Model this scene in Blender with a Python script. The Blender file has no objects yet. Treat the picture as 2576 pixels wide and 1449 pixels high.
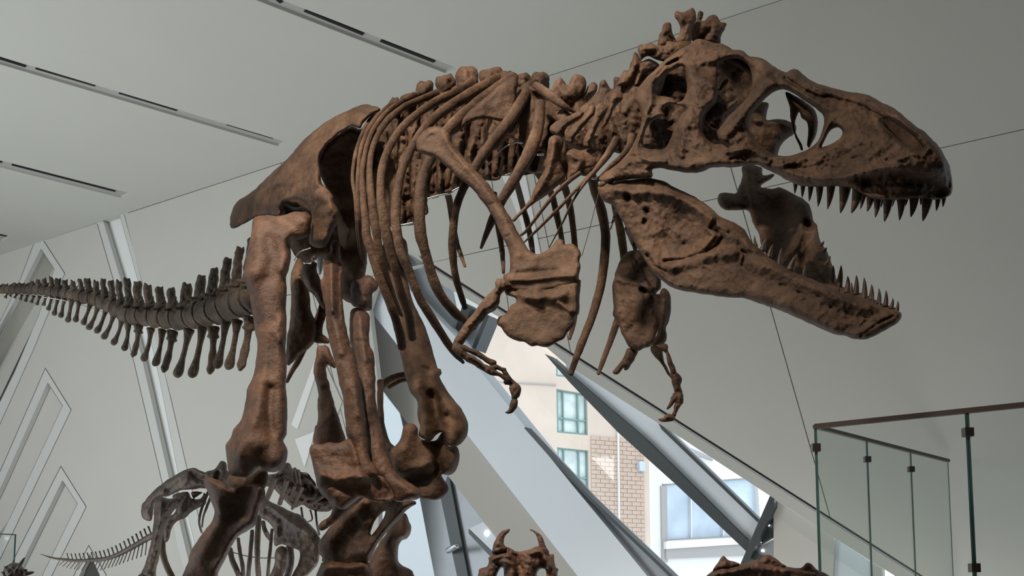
import bpy, math, random
import numpy as np
from mathutils import Vector

# ------------------------------------------------------------------ camera
F = 2500.0
CX = 1288.0
HZ = 1500.0                      # horizon row
TH = math.radians(6.0)
CY = HZ - F * math.tan(TH)
CAM = np.array([0.0, 0.0, 1.6])
scene = bpy.context.scene
cd = bpy.data.cameras.new('camera')
cam = bpy.data.objects.new('camera', cd)
scene.collection.objects.link(cam)
cam.location = CAM
cam.rotation_euler = (math.radians(90) + TH, 0, 0)
cd.sensor_width = 36.0
cd.lens = F / 2576 * 36
cd.shift_y = (CY - 724.5) / 2576
cd.clip_start = 0.05
cd.clip_end = 500
scene.camera = cam
scene.view_settings.view_transform = 'Standard'
scene.view_settings.look = 'None'
scene.view_settings.gamma = 1
scene.view_settings.use_curve_mapping = False
scene.view_settings.exposure = 0.0

# ------------------------------------------------------------------ light
world = bpy.data.worlds.new('overcast_sky')
scene.world = world
world.use_nodes = True
wn = world.node_tree.nodes
bg = wn['Background']
bg.inputs[0].default_value = (0.86, 0.93, 1.0, 1)
bg.inputs[1].default_value = 2.1

def area_light(name, loc, target, size, power, color, size_y=None):
    l = bpy.data.lights.new(name, 'AREA')
    l.energy = power
    l.color = color
    l.shape = 'RECTANGLE'
    l.size = size
    l.size_y = size_y or size
    o = bpy.data.objects.new(name, l)
    scene.collection.objects.link(o)
    o.location = loc
    o.rotation_euler = (Vector(target) - Vector(loc)).to_track_quat('-Z', 'Y').to_euler()
    return o

def spot_light(name, loc, target, power, color, angle, blend=0.6, radius=0.12):
    l = bpy.data.lights.new(name, 'SPOT')
    l.energy = power
    l.color = color
    l.spot_size = math.radians(angle)
    l.spot_blend = blend
    l.shadow_soft_size = radius
    o = bpy.data.objects.new(name, l)
    scene.collection.objects.link(o)
    o.location = loc
    o.rotation_euler = (Vector(target) - Vector(loc)).to_track_quat('-Z', 'Y').to_euler()
    return o

# daylight through the glazed side of the hall, gallery light, and added fill lamps
area_light('left_glazing', (-12.5, 5.0, 3.0), (-5.0, 12.0, 3.8), 5.0, 430, (0.90, 0.96, 1.0), 4.0)
area_light('floor_bounce', (-6.0, 8.0, 0.3), (-4.5, 8.5, 7.0), 6.0, 170, (0.97, 0.99, 0.98), 4.0)
area_light('floor_bounce', (-0.5, 7.6, 0.2), (-0.5, 7.0, 7.0), 3.0, 45, (1.0, 0.98, 0.94), 2.0)  # added upward fill that evens out the ceiling and wall
area_light('low_fill', (2.6, 5.6, 0.15), (1.0, 8.9, 1.6), 2.0, 45, (0.93, 0.97, 1.0), 1.5)  # added fill near the floor, brightens the lower beams; no window here
area_light('high_fill', (-4.5, -3.0, 6.4), (-1.5, 6.0, 2.8), 3.0, 40, (1.0, 0.95, 0.90), 2.0)  # added warm fill high behind the camera, no window built there
spot_light('gallery_spot', (-1.7, 2.0, 6.85), (-0.45, 4.3, 3.7), 1500, (1.0, 0.84, 0.70), 46, 0.9)
spot_light('gallery_spot', (-2.6, 2.0, 6.8), (-1.4, 4.8, 2.4), 420, (1.0, 0.83, 0.68), 36, 0.9)
spot_light('gallery_spot', (-1.9, 1.0, 6.8), (0.7, 3.7, 3.1), 680, (1.0, 0.86, 0.72), 36, 0.9)


# ------------------------------------------------------------------ helpers
C = scene.collection
def P(x, y, d):
    """image position + distance along world Y -> world point (arrays allowed)"""
    x = np.asarray(x, float); y = np.asarray(y, float); d = np.asarray(d, float)
    a = (x - CX) / F
    b = (CY - y) / F
    fy = math.cos(TH) - math.sin(TH) * b
    fz = math.sin(TH) + math.cos(TH) * b
    s = d / fy
    return np.stack(np.broadcast_arrays(a * s, fy * s, 1.6 + fz * s), -1)

class T:
    """maps coordinates read in an enlarged crop to the photograph's frame"""
    def __init__(s, x0, y0, k): s.x0, s.y0, s.k = x0, y0, k
    def __call__(s, pts):
        return [(s.x0 + p[0] / s.k, s.y0 + p[1] / s.k) + tuple(p[2:]) for p in pts]
A = T(1480, 0, 2.6833); B = T(1480, 400, 2.6833); CC = T(840, 130, 3.22); E = T(0, 540, 3.45)
FF = T(540, 230, 3.082); G = T(540, 560, 2.8986); H = T(540, 960, 2.963); I = T(60, 1130, 3.067)
J = T(1100, 900, 2.639); K = T(1440, 540, 2.589); L = T(2000, 980, 3.09); N3 = T(920, 850, 2.418)
M4 = T(0, 480, 2.787); M5 = T(0, 880, 2.546); N1 = T(1120, 820, 6.0375); N7 = T(1560, 0, 6.0375)

rs = np.random.RandomState(7)
LAT = rs.rand(64, 64, 64).astype(np.float32)
def vnoise3(p):
    p = np.asarray(p, float)
    i = np.floor(p).astype(int); f = p - i; f = f * f * (3 - 2 * f)
    i0 = i & 63; i1 = (i + 1) & 63
    x0, y0, z0 = i0[..., 0], i0[..., 1], i0[..., 2]; x1, y1, z1 = i1[..., 0], i1[..., 1], i1[..., 2]
    fx, fy, fz = f[..., 0], f[..., 1], f[..., 2]
    a = LAT[x0, y0, z0] * (1 - fx) + LAT[x1, y0, z0] * fx
    b = LAT[x0, y1, z0] * (1 - fx) + LAT[x1, y1, z0] * fx
    c = LAT[x0, y0, z1] * (1 - fx) + LAT[x1, y0, z1] * fx
    d = LAT[x0, y1, z1] * (1 - fx) + LAT[x1, y1, z1] * fx
    return (a * (1 - fy) + b * fy) * (1 - fz) + (c * (1 - fy) + d * fy) * fz - 0.5
def fbm(p, oct=3):
    p = np.asarray(p, float); r = 0; a = 1.0
    for k in range(oct):
        r = r + a * vnoise3(p * 2 ** k + 17.3 * k); a *= 0.5
    return r

def depthfn(D):
    if not isinstance(D, (list, tuple)):
        return lambda x, y: np.zeros_like(np.asarray(x, float)) + D
    a = np.array(D, float); n = len(a)
    if n == 1: return depthfn(float(a[0, 2]))
    if n == 2:
        p, q = a[0, :2], a[1, :2]; v = q - p; L2 = (v ** 2).sum()
        return lambda x, y: a[0, 2] + (a[1, 2] - a[0, 2]) * np.clip(((x - p[0]) * v[0] + (y - p[1]) * v[1]) / L2, -0.4, 1.4)
    M = np.c_[np.ones(n), a[:, 0] / 100, a[:, 1] / 100]
    if n == 3:
        c = np.linalg.lstsq(M, a[:, 2], rcond=None)[0]
        return lambda x, y: c[0] + c[1] * x / 100 + c[2] * y / 100
    def phi(r2): return 0.5 * r2 * np.log(r2 + 1e-9)
    X = a[:, :2] / 100
    r2 = ((X[:, None] - X[None]) ** 2).sum(-1)
    S = np.zeros((n + 3, n + 3)); S[:n, :n] = phi(r2) + 0.05 * np.eye(n); S[:n, n:] = M; S[n:, :n] = M.T
    w = np.linalg.solve(S, np.r_[a[:, 2], 0, 0, 0])
    def f(x, y):
        x = np.asarray(x, float) / 100; y = np.asarray(y, float) / 100
        r = w[n] + w[n + 1] * x + w[n + 2] * y
        for i in range(n): r = r + w[i] * phi((x - X[i, 0]) ** 2 + (y - X[i, 1]) ** 2)
        return r
    return f

def smooth_closed(pts, sp=6.0, jag=0.0, seed=0):
    p = np.array([q[:2] for q in pts], float); n = len(p); out = []
    for i in range(n):
        p0, p1, p2, p3 = p[i - 1], p[i], p[(i + 1) % n], p[(i + 2) % n]
        m = max(1, int(np.linalg.norm(p2 - p1) / sp))
        t = (np.arange(m) / m)[:, None]
        out.append(0.5 * (2 * p1 + (p2 - p0) * t * 1.0 + (2 * p0 - 5 * p1 + 4 * p2 - p3) * t ** 2 + (3 * p1 - p0 - 3 * p2 + p3) * t ** 3))
    q = np.concatenate(out)
    if jag:
        nz = np.stack([fbm(np.c_[q / 14.0, np.full(len(q), seed * 3.1 + c * 9)], 2) for c in (0, 1)], -1)
        q = q + nz * jag * 2
    return q

def seg_dist(X, Y, poly, closed=True):
    """distance and nearest point to a polyline"""
    n = len(poly); best = np.full(X.shape, 1e18); bx = np.zeros_like(X); by = np.zeros_like(X)
    for i in range(n if closed else n - 1):
        ax, ay = poly[i]; cx, cy = poly[(i + 1) % n]; vx, vy = cx - ax, cy - ay
        L2 = vx * vx + vy * vy + 1e-12
        t = np.clip(((X - ax) * vx + (Y - ay) * vy) / L2, 0, 1)
        qx = ax + t * vx; qy = ay + t * vy
        d = (X - qx) ** 2 + (Y - qy) ** 2
        m = d < best
        best[m] = d[m]; bx[m] = qx[m]; by[m] = qy[m]
    return np.sqrt(best), bx, by

def inside(X, Y, poly):
    n = len(poly); r = np.zeros(X.shape, bool)
    for i in range(n):
        ax, ay = poly[i]; cx, cy = poly[(i + 1) % n]
        if ay == cy: continue
        c = ((ay > Y) != (cy > Y)) & (X < (cx - ax) * (Y - ay) / (cy - ay) + ax)
        r ^= c
    return r

def relief(poly, D, step=4.0, holes=(), cap=None, R=None, k=1.0, strokes=(), noise=0.004, nscale=22.0, jag=1.2, back=1.0, off=0.0, seed=1, amp=1.0):
    """solid bone: outline at real distance D, inflated to a rounded body of real thickness, with sculpted ridges"""
    conts = [smooth_closed(poly, step * 1.5, jag, seed)] + [smooth_closed(h, step * 1.5, jag * 0.6, seed + 5 + i) for i, h in enumerate(holes)]
    pm = conts[0]
    x0, y0 = pm.min(0) - step; x1, y1 = pm.max(0) + step
    nx = int((x1 - x0) / step) + 2; ny = int((y1 - y0) / step) + 2
    gx = x0 + step * np.arange(nx); gy = y0 + step * np.arange(ny)
    X, Y = np.meshgrid(gx, gy)
    dist = np.full(X.shape, 1e9); BX = np.zeros_like(X); BY = np.zeros_like(X)
    ins = np.zeros(X.shape, bool)
    cxg, cyg = np.meshgrid(gx[:-1] + step / 2, gy[:-1] + step / 2)
    cin = np.zeros(cxg.shape, bool)
    for c in conts:
        d, bx, by = seg_dist(X, Y, c)
        m = d < dist; dist[m] = d[m]; BX[m] = bx[m]; BY[m] = by[m]
        ins ^= inside(X, Y, c); cin ^= inside(cxg, cyg, c)
    cnt = np.zeros(X.shape, int)
    for a in (0, 1):
        for b in (0, 1):
            cnt[a:ny - 1 + a, b:nx - 1 + b] += cin
    used = cnt > 0; border = used & (cnt < 4)
    inner = used & ~border
    dd = np.where(ins & inner, dist, 0.0)
    if cap is not None and R is not None:
        q = np.clip(dd / R, 0, 1); hm = cap * np.sqrt(np.clip(1 - (1 - q) ** 2, 0, 1))
    else:
        u = dd ** 2 * 0.5
        N = max(10, min(nx, ny)); om = 2 / (1 + math.sin(math.pi / N)); s2 = step * step * 2.0 * k * k
        par = (np.add.outer(np.arange(ny), np.arange(nx)) & 1)[1:-1, 1:-1]
        inn = inner[1:-1, 1:-1]
        masks = [inn & (par == 0), inn & (par == 1)]
        for it in range(int(1.6 * N) + 20):
            for mk in masks:
                nb = (u[:-2, 1:-1] + u[2:, 1:-1] + u[1:-1, :-2] + u[1:-1, 2:] + s2) * 0.25
                cur = u[1:-1, 1:-1]
                cur[mk] += om * (nb[mk] - cur[mk])
        h = np.sqrt(np.clip(u, 0, None))
        for it in range(2):
            sm = (h[:-2, 1:-1] + h[2:, 1:-1] + h[1:-1, :-2] + h[1:-1, 2:]) * 0.25
            c2 = h[1:-1, 1:-1]; c2[inn] = 0.5 * c2[inn] + 0.5 * sm[inn]
        hm = None
    df = depthfn(D)
    VX = np.where(border, BX, X); VY = np.where(border, BY, Y)
    Dp = df(VX, VY) + off
    if hm is None:
        hm = h * Dp / F
        if cap: hm = cap * np.tanh(hm / cap)
    e = np.clip(dd / (3.0 * step), 0, 1)
    fr = hm.copy(); soft = 200 <= seed < 230
    if soft: noise = noise * 0.75; nscale = nscale * 1.6
    for st in strokes:
        pts, w, am = st[0], st[1], st[2]
        pp = np.array([q[:2] for q in pts], float)
        sd = seg_dist(VX, VY, pp, False)[0] if len(pp) > 1 else np.hypot(VX - pp[0, 0], VY - pp[0, 1])
        fr = fr + e * am * (0.85 if soft else amp) * np.exp(-(sd / (w * (1.25 if soft else 1))) ** 2)
    if noise:
        q = np.stack([VX / nscale, VY / nscale, np.full_like(VX, seed * 5.7)], -1)
        fr = fr + e * noise * (2.2 * fbm(q, 3) + 2.0 * fbm(q * 0.3 + 9.1, 2))
        bk = hm * back + e * noise * 1.5 * fbm(q + 31.7, 2)
    else: bk = hm * back
    fr = np.maximum(fr, -0.85 * bk)
    fi = -np.ones(X.shape, int); n1 = used.sum(); fi[used] = np.arange(n1)
    bi = fi.copy(); n2 = inner.sum(); bi[inner] = n1 + np.arange(n2)
    Vf = P(VX[used], VY[used], (Dp - np.where(border, 0, fr))[used])
    Vb = P(VX[inner], VY[inner], (Dp + bk)[inner])
    r, c = np.nonzero(cin)
    Qf = np.stack([fi[r, c], fi[r + 1, c], fi[r + 1, c + 1], fi[r, c + 1]], 1)
    Qb = np.stack([bi[r, c], bi[r, c + 1], bi[r + 1, c + 1], bi[r + 1, c]], 1)
    return np.concatenate([Vf, Vb]), np.concatenate([Qf, Qb])

def cr_open(p, m):
    p = np.asarray(p, float); n = len(p); out = []
    for i in range(n - 1):
        p0 = p[max(i - 1, 0)]; p1 = p[i]; p2 = p[i + 1]; p3 = p[min(i + 2, n - 1)]
        t = (np.arange(m) / m)[:, None]
        out.append(0.5 * (2 * p1 + (p2 - p0) * t + (2 * p0 - 5 * p1 + 4 * p2 - p3) * t ** 2 + (3 * p1 - p0 - 3 * p2 + p3) * t ** 3))
    out.append(p[-1:]); return np.concatenate(out)

def tube(pts, D=None, seg=10, m=4, flat=1.0, noise=0.0, nscale=0.05, round_end=True, rmin=0.0):
    """pts: (x, y, radius_px[, depth]) along a bone; D depth function / number if not given per point"""
    a = np.array(pts, float)
    if a.shape[1] == 3:
        a = np.c_[a, depthfn(D)(a[:, 0], a[:, 1])]
    q = cr_open(a, m)
    c = P(q[:, 0], q[:, 1], q[:, 3]); r = np.maximum(q[:, 2], 0.3) * q[:, 3] / F
    return tube3(c, r, seg, flat, noise, nscale, round_end)

def tube3(c, r, seg=10, flat=1.0, noise=0.0, nscale=0.05, round_end=True, ref=None):
    c = np.asarray(c, float); r = np.zeros(len(c)) + r
    t = np.gradient(c, axis=0); t /= np.linalg.norm(t, axis=1)[:, None] + 1e-12
    v = (c - CAM) if ref is None else np.zeros_like(c) + np.array(ref, float)
    v = v / np.linalg.norm(v, axis=1)[:, None]
    s = np.cross(t, v); ln = np.linalg.norm(s, axis=1)[:, None]
    s = np.where(ln > 1e-4, s / (ln + 1e-12), np.array([1.0, 0, 0]))
    nrm = np.cross(s, t)
    if round_end:
        ks = [(0.95, 0.35), (0.7, 0.75), (0.3, 0.97)]
        def ext(ci, ti, ri, si, ni, sgn):
            return [(ci + sgn * ti * ri * b * 0.8, ri * a_, si, ni) for a_, b in ks]
        pre = ext(c[0], t[0], r[0], s[0], nrm[0], -1)[::-1]; post = ext(c[-1], t[-1], r[-1], s[-1], nrm[-1], 1)
        c = np.array([x[0] for x in pre] + list(c) + [x[0] for x in post])
        s = np.array([x[2] for x in pre] + list(s) + [x[2] for x in post])
        nrm = np.array([x[3] for x in pre] + list(nrm) + [x[3] for x in post])
        r = np.array([x[1] for x in pre] + list(r) + [x[1] for x in post])
    ph = np.arange(seg) * 2 * math.pi / seg
    ring = c[:, None] + r[:, None, None] * (s[:, None] * np.cos(ph)[None, :, None] + flat * nrm[:, None] * np.sin(ph)[None, :, None])
    if noise:
        dirs = ring - c[:, None]; dirs = dirs / (np.linalg.norm(dirs, axis=2)[..., None] + 1e-9)
        nz = fbm(ring / nscale, 2)[..., None]
        ring = ring + dirs * nz * noise * np.minimum(1, r / (noise * 4 + 1e-9))[:, None, None]
    n = len(c); V = ring.reshape(-1, 3)
    V = np.concatenate([V, c[:1], c[-1:]])
    i = np.arange(n - 1)[:, None] * seg; j = np.arange(seg)[None]; j2 = (j + 1) % seg
    Q = np.stack([i + j, i + seg + j, i + seg + j2, i + j2], -1).reshape(-1, 4)
    j = np.arange(seg); j2 = (j + 1) % seg; a0 = n * seg
    T0 = np.stack([np.full(seg, a0), j, j2], 1); T1 = np.stack([np.full(seg, a0 + 1), (n - 1) * seg + j2, (n - 1) * seg + j], 1)
    return V, Q, np.concatenate([T0, T1])

def mesh_from(name, geos, mat, smooth=True, offset=(0, 0, 0)):
    Vs, Fs, o = [], [], 0
    for g in geos:
        Vs.append(g[0])
        for f in g[1:]:
            if len(f): Fs.append(np.asarray(f) + o)
        o += len(g[0])
    V = np.concatenate(Vs) - np.array(offset, float)
    me = bpy.data.meshes.new(name)
    loops = np.concatenate([f.reshape(-1) for f in Fs]); sizes = np.concatenate([np.full(len(f), f.shape[1]) for f in Fs])
    me.vertices.add(len(V)); me.vertices.foreach_set('co', V.astype(np.float32).ravel())
    me.loops.add(len(loops)); me.loops.foreach_set('vertex_index', loops.astype(np.int32))
    me.polygons.add(len(sizes)); st = np.concatenate([[0], np.cumsum(sizes)[:-1]])
    me.polygons.foreach_set('loop_start', st.astype(np.int32))
    me.update(calc_edges=True)
    me.polygons.foreach_set('use_smooth', np.full(len(sizes), smooth))
    me.materials.append(mat)
    me.validate()
    return me

def rootloc(p):
    while p is not None and p.parent is not None: p = p.parent
    return np.array(p.location) if p is not None else np.zeros(3)

def obj(name, geos, mat, parent=None, label=None, smooth=True, loc=None):
    if isinstance(geos, tuple): geos = [geos]
    off = rootloc(parent) if parent is not None else (np.array(loc) if loc is not None else np.concatenate([g[0] for g in geos]).mean(0))
    o = bpy.data.objects.new(name, mesh_from(name, geos, mat, smooth, off))
    C.objects.link(o)
    if parent is not None: o.parent = parent
    else: o.location = off
    if label: o['label'] = label
    return o

def thing(name, label, cat, loc, group=None):
    o = bpy.data.objects.new(name, None); C.objects.link(o)
    o.empty_display_size = 0.1
    o.location = loc; o['label'] = label; o['category'] = cat
    if group: o['group'] = group
    return o
def tag(o, label, cat, group=None):
    o['label'] = label; o['category'] = cat
    if group: o['group'] = group
    return o
def struct(o):
    o['kind'] = 'structure'; return o

def box3(lo, hi):
    lo = np.array(lo, float); hi = np.array(hi, float)
    V = np.array([[(lo, hi)[i][0], (lo, hi)[j][1], (lo, hi)[k_][2]] for i in (0, 1) for j in (0, 1) for k_ in (0, 1)])
    Q = np.array([[0, 1, 3, 2], [4, 6, 7, 5], [0, 4, 5, 1], [2, 3, 7, 6], [0, 2, 6, 4], [1, 5, 7, 3]])
    return V, Q
def bar(a, b, w, h, up=(0, 0, 1)):
    """rectangular bar from a to b, width w sideways and h along up"""
    a = np.array(a, float); b = np.array(b, float); t = b - a; t /= np.linalg.norm(t)
    s = np.cross(t, up); s /= np.linalg.norm(s); u = np.cross(s, t)
    V = np.array([p + s * i * w / 2 + u * j * h / 2 for p in (a, b) for i in (-1, 1) for j in (-1, 1)])
    Q = np.array([[0, 1, 3, 2], [4, 6, 7, 5], [0, 4, 5, 1], [2, 3, 7, 6], [0, 2, 6, 4], [1, 5, 7, 3]])
    return V, Q
def prism(pts3, d):
    """solid from a planar polygon pushed by vector d; returns ngon-free fan via mathutils tessellation"""
    from mathutils.geometry import tessellate_polygon
    p = np.array(pts3, float); n = len(p); d = np.array(d, float)
    tr = np.array(tessellate_polygon([[Vector(v) for v in p]]))
    V = np.concatenate([p, p + d])
    i = np.arange(n); j = (i + 1) % n
    return V, np.stack([i, j, j + n, i + n], 1), np.concatenate([tr, tr[:, ::-1] + n])

# ------------------------------------------------------------------ materials
def newmat(name):
    m = bpy.data.materials.new(name); m.use_nodes = True
    return m, m.node_tree.nodes, m.node_tree.links, m.node_tree.nodes['Principled BSDF']
def plain(name, col, rough=0.6, metal=0.0, spec=0.5, var=0.0, scale=3.0, bump=0.0, bscale=60):
    m, n, l, b = newmat(name)
    b.inputs['Roughness'].default_value = rough; b.inputs['Metallic'].default_value = metal
    b.inputs['Specular IOR Level'].default_value = spec
    b.inputs['Base Color'].default_value = (*col, 1)
    if var or bump:
        tc = n.new('ShaderNodeTexCoord')
    if var:
        nz = n.new('ShaderNodeTexNoise'); nz.inputs['Scale'].default_value = scale; nz.inputs['Detail'].default_value = 5
        l.new(tc.outputs['Object'], nz.inputs['Vector'])
        r = n.new('ShaderNodeValToRGB')
        r.color_ramp.elements[0].position = 0.3; r.color_ramp.elements[1].position = 0.7
        r.color_ramp.elements[0].color = (*[c * (1 - var) for c in col], 1); r.color_ramp.elements[1].color = (*[min(1, c * (1 + var)) for c in col], 1)
        l.new(nz.outputs[0], r.inputs[0]); l.new(r.outputs[0], b.inputs['Base Color'])
    if bump:
        n2 = n.new('ShaderNodeTexNoise'); n2.inputs['Scale'].default_value = bscale; n2.inputs['Detail'].default_value = 4
        l.new(tc.outputs['Object'], n2.inputs['Vector'])
        bp = n.new('ShaderNodeBump'); bp.inputs['Strength'].default_value = bump; bp.inputs['Distance'].default_value = 0.01
        l.new(n2.outputs[0], bp.inputs['Height']); l.new(bp.outputs[0], b.inputs['Normal'])
    return m
def bone_mat(name, dark, mid, light, rough=0.6, spec=0.22):
    m, n, l, b = newmat(name)
    tc = n.new('ShaderNodeTexCoord')
    n1 = n.new('ShaderNodeTexNoise'); n1.inputs['Scale'].default_value = 5.5; n1.inputs['Detail'].default_value = 7; n1.inputs['Roughness'].default_value = 0.62; n1.inputs['Distortion'].default_value = 0.5
    n2 = n.new('ShaderNodeTexNoise'); n2.inputs['Scale'].default_value = 38; n2.inputs['Detail'].default_value = 6; n2.inputs['Roughness'].default_value = 0.65
    vo = n.new('ShaderNodeTexVoronoi'); vo.inputs['Scale'].default_value = 30
    for x in (n1, n2, vo): l.new(tc.outputs['Object'], x.inputs['Vector'])
    r = n.new('ShaderNodeValToRGB'); e = r.color_ramp.elements
    e[0].position = 0.30; e[0].color = (*dark, 1); e[1].position = 0.72; e[1].color = (*light, 1)
    x = e.new(0.5); x.color = (*mid, 1)
    mx = n.new('ShaderNodeMath'); mx.operation = 'MULTIPLY_ADD'; mx.inputs[1].default_value = 0.55; mx.inputs[2].default_value = -0.275
    l.new(n2.outputs[0], mx.inputs[0])
    ad = n.new('ShaderNodeMath'); ad.operation = 'ADD'; l.new(n1.outputs[0], ad.inputs[0]); l.new(mx.outputs[0], ad.inputs[1])
    l.new(ad.outputs[0], r.inputs[0])
    n4 = n.new('ShaderNodeTexNoise'); n4.inputs['Scale'].default_value = 2.3; n4.inputs['Detail'].default_value = 4; n4.inputs['Distortion'].default_value = 1.0
    l.new(tc.outputs['Object'], n4.inputs['Vector'])
    m4 = n.new('ShaderNodeMapRange'); m4.inputs['From Min'].default_value = 0.32; m4.inputs['From Max'].default_value = 0.62; m4.inputs['To Min'].default_value = 0.62; m4.inputs['To Max'].default_value = 1.12
    l.new(n4.outputs[0], m4.inputs['Value'])
    mc = n.new('ShaderNodeVectorMath'); mc.operation = 'SCALE'; l.new(r.outputs[0], mc.inputs[0]); l.new(m4.outputs[0], mc.inputs['Scale'])
    l.new(mc.outputs[0], b.inputs['Base Color'])
    rr = n.new('ShaderNodeMapRange'); rr.inputs['To Min'].default_value = rough - 0.12; rr.inputs['To Max'].default_value = rough + 0.15
    l.new(n2.outputs[0], rr.inputs['Value']); l.new(rr.outputs[0], b.inputs['Roughness'])
    b.inputs['Specular IOR Level'].default_value = spec
    b1 = n.new('ShaderNodeBump'); b1.inputs['Strength'].default_value = 0.9; b1.inputs['Distance'].default_value = 0.008
    l.new(n2.outputs[0], b1.inputs['Height'])
    b2 = n.new('ShaderNodeBump'); b2.inputs['Strength'].default_value = 0.3; b2.inputs['Distance'].default_value = 0.012
    l.new(n1.outputs[0], b2.inputs['Height']); l.new(b1.outputs[0], b2.inputs['Normal'])
    l.new(b2.outputs[0], b.inputs['Normal'])
    return m
BONE = bone_mat('brown_bone_cast', (0.034, 0.018, 0.010), (0.082, 0.047, 0.027), (0.142, 0.086, 0.054))
LEG = bone_mat('russet_bone_cast', (0.034, 0.017, 0.010), (0.085, 0.041, 0.021), (0.150, 0.077, 0.041), 0.52, 0.4)  # redder tone partly the legs' own, partly lighting put into the colour
TAIL = bone_mat('grey_brown_bone_cast', (0.045, 0.031, 0.021), (0.095, 0.070, 0.050), (0.150, 0.115, 0.085))  # greyer tone partly the tail's own, partly lighting put into the colour
TOOTH = plain('dark_tooth_cast', (0.070, 0.042, 0.028), 0.48, spec=0.3, var=0.35, scale=30, bump=0.2, bscale=90)
STEEL = plain('polished_steel_rod', (0.55, 0.57, 0.58), 0.22, metal=1.0)
WALL = plain('painted_plaster', (0.60, 0.592, 0.555), 0.85, spec=0.2, var=0.015, scale=1.2)
GAP = plain('dark_joint', (0.10, 0.10, 0.095), 0.9)
WHITE = plain('white_beam_cladding', (0.80, 0.87, 0.94), 0.6, spec=0.3, var=0.02, scale=1.0)
BLACK = plain('black_air_slot', (0.01, 0.01, 0.01), 0.8)
ALU = plain('grey_metal_cladding', (0.34, 0.37, 0.40), 0.4, metal=0.3, var=0.05, scale=4)
DARKM = plain('dark_steel_mullion', (0.075, 0.085, 0.09), 0.45, metal=0.4)
RAIL = plain('brown_steel_handrail', (0.055, 0.042, 0.035), 0.4, metal=0.5)
def glassmat(name, tint, refl=0.08, rough=0.02):
    m = bpy.data.materials.new(name); m.use_nodes = True; n = m.node_tree.nodes; l = m.node_tree.links
    n.remove(n['Principled BSDF'])
    t = n.new('ShaderNodeBsdfTransparent'); t.inputs[0].default_value = (*tint, 1)
    g = n.new('ShaderNodeBsdfGlossy'); g.inputs['Roughness'].default_value = rough
    f = n.new('ShaderNodeLayerWeight'); f.inputs[0].default_value = 0.5
    pw_ = n.new('ShaderNodeMath'); pw_.operation = 'POWER'; pw_.inputs[1].default_value = 4; l.new(f.outputs['Facing'], pw_.inputs[0])
    ma = n.new('ShaderNodeMath'); ma.operation = 'MULTIPLY_ADD'; ma.inputs[1].default_value = 0.6; ma.inputs[2].default_value = refl * 0.4; l.new(pw_.outputs[0], ma.inputs[0])
    mx = n.new('ShaderNodeMixShader'); l.new(ma.outputs[0], mx.inputs[0]); l.new(t.outputs[0], mx.inputs[1]); l.new(g.outputs[0], mx.inputs[2])
    l.new(mx.outputs[0], n['Material Output'].inputs[0])
    return m
GLASS = glassmat('clear_balustrade_glass', (0.95, 0.968, 0.962), refl=0.03)
PANE = glassmat('window_glass', (0.97, 0.985, 0.99))
EDGE = plain('green_glass_edge', (0.035, 0.075, 0.07), 0.3)

FROST = bpy.data.materials.new('frosted_daylight_pane'); FROST.use_nodes = True
_n = FROST.node_tree.nodes; _n.remove(_n['Principled BSDF'])
_t = _n.new('ShaderNodeBsdfTranslucent'); _t.inputs[0].default_value = (0.80, 0.84, 0.86, 1)
FROST.node_tree.links.new(_t.outputs[0], _n['Material Output'].inputs[0])
SLOTM = plain('slot_channel_paint', (0.45, 0.45, 0.44), 0.8)

FRAMEW = plain('pale_frame_plaster', (0.655, 0.66, 0.64), 0.8, spec=0.2)
WHITE2 = plain('bright_recess_white', (0.84, 0.86, 0.86), 0.8, spec=0.2)  # whiter than the walls: brightness of the recesses put into the colour

# ------------------------------------------------------------------ the hall
WN = np.array([0.64, 1.0, 0.0]); WN /= np.linalg.norm(WN)
def onW(x, y, off=0.0):
    """image position -> point on the long back wall (vertical plane Y = 10.1 - 0.64 X, set back by off)"""
    d0 = P(x, y, 1.0) - CAM
    t = (10.1 + off * 1.187) / (d0[..., 1] + 0.64 * d0[..., 0])
    return CAM + d0 * t[..., None] if np.ndim(t) else CAM + d0 * t
def onZ(x, y, z):
    d0 = P(x, y, 1.0) - CAM
    t = (z - 1.6) / d0[..., 2]
    return CAM + d0 * (t[..., None] if np.ndim(t) else t)
def inset(loop, w):
    """shrink a polygon by w (image units), either winding"""
    p = np.array(loop, float); n = len(p)
    ar = 0.5 * sum(p[i][0] * p[(i + 1) % n][1] - p[(i + 1) % n][0] * p[i][1] for i in range(n))
    sg = 1 if ar > 0 else -1; out = []
    for i in range(n):
        a, b, c = p[i - 1], p[i], p[(i + 1) % n]
        e1 = (b - a) / (np.linalg.norm(b - a) + 1e-9); e2 = (c - b) / (np.linalg.norm(c - b) + 1e-9)
        n1 = np.array([-e1[1], e1[0]]) * sg; n2 = np.array([-e2[1], e2[0]]) * sg
        k_ = n1 + n2; dn = max(0.3, 1 + n1 @ n2)
        out.append(b + k_ * w / dn)
    return out
def plate(loops, off, thick, walls=True):
    """flat slab on the wall plane with optional holes; loops are lists of image points"""
    from mathutils.geometry import tessellate_polygon
    L3 = [onW(np.array([q[0] for q in lp], float), np.array([q[1] for q in lp], float), off) for lp in loops]
    tr = np.array(tessellate_polygon([[Vector(v) for v in l] for l in L3]))
    V = np.concatenate(L3); n = len(V); d = WN * thick
    Q = []; o = 0
    for l in L3:
        m = len(l); i = np.arange(m); j = (i + 1) % m
        Q.append(np.stack([i + o, j + o, j + o + n, i + o + n], 1)); o += m
    return np.concatenate([V, V + d]), np.concatenate(Q), np.concatenate([tr, tr[:, ::-1] + n])
def line_x(a, b, y): return a[0] + (b[0] - a[0]) * (y - a[1]) / (b[1] - a[1])
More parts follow.
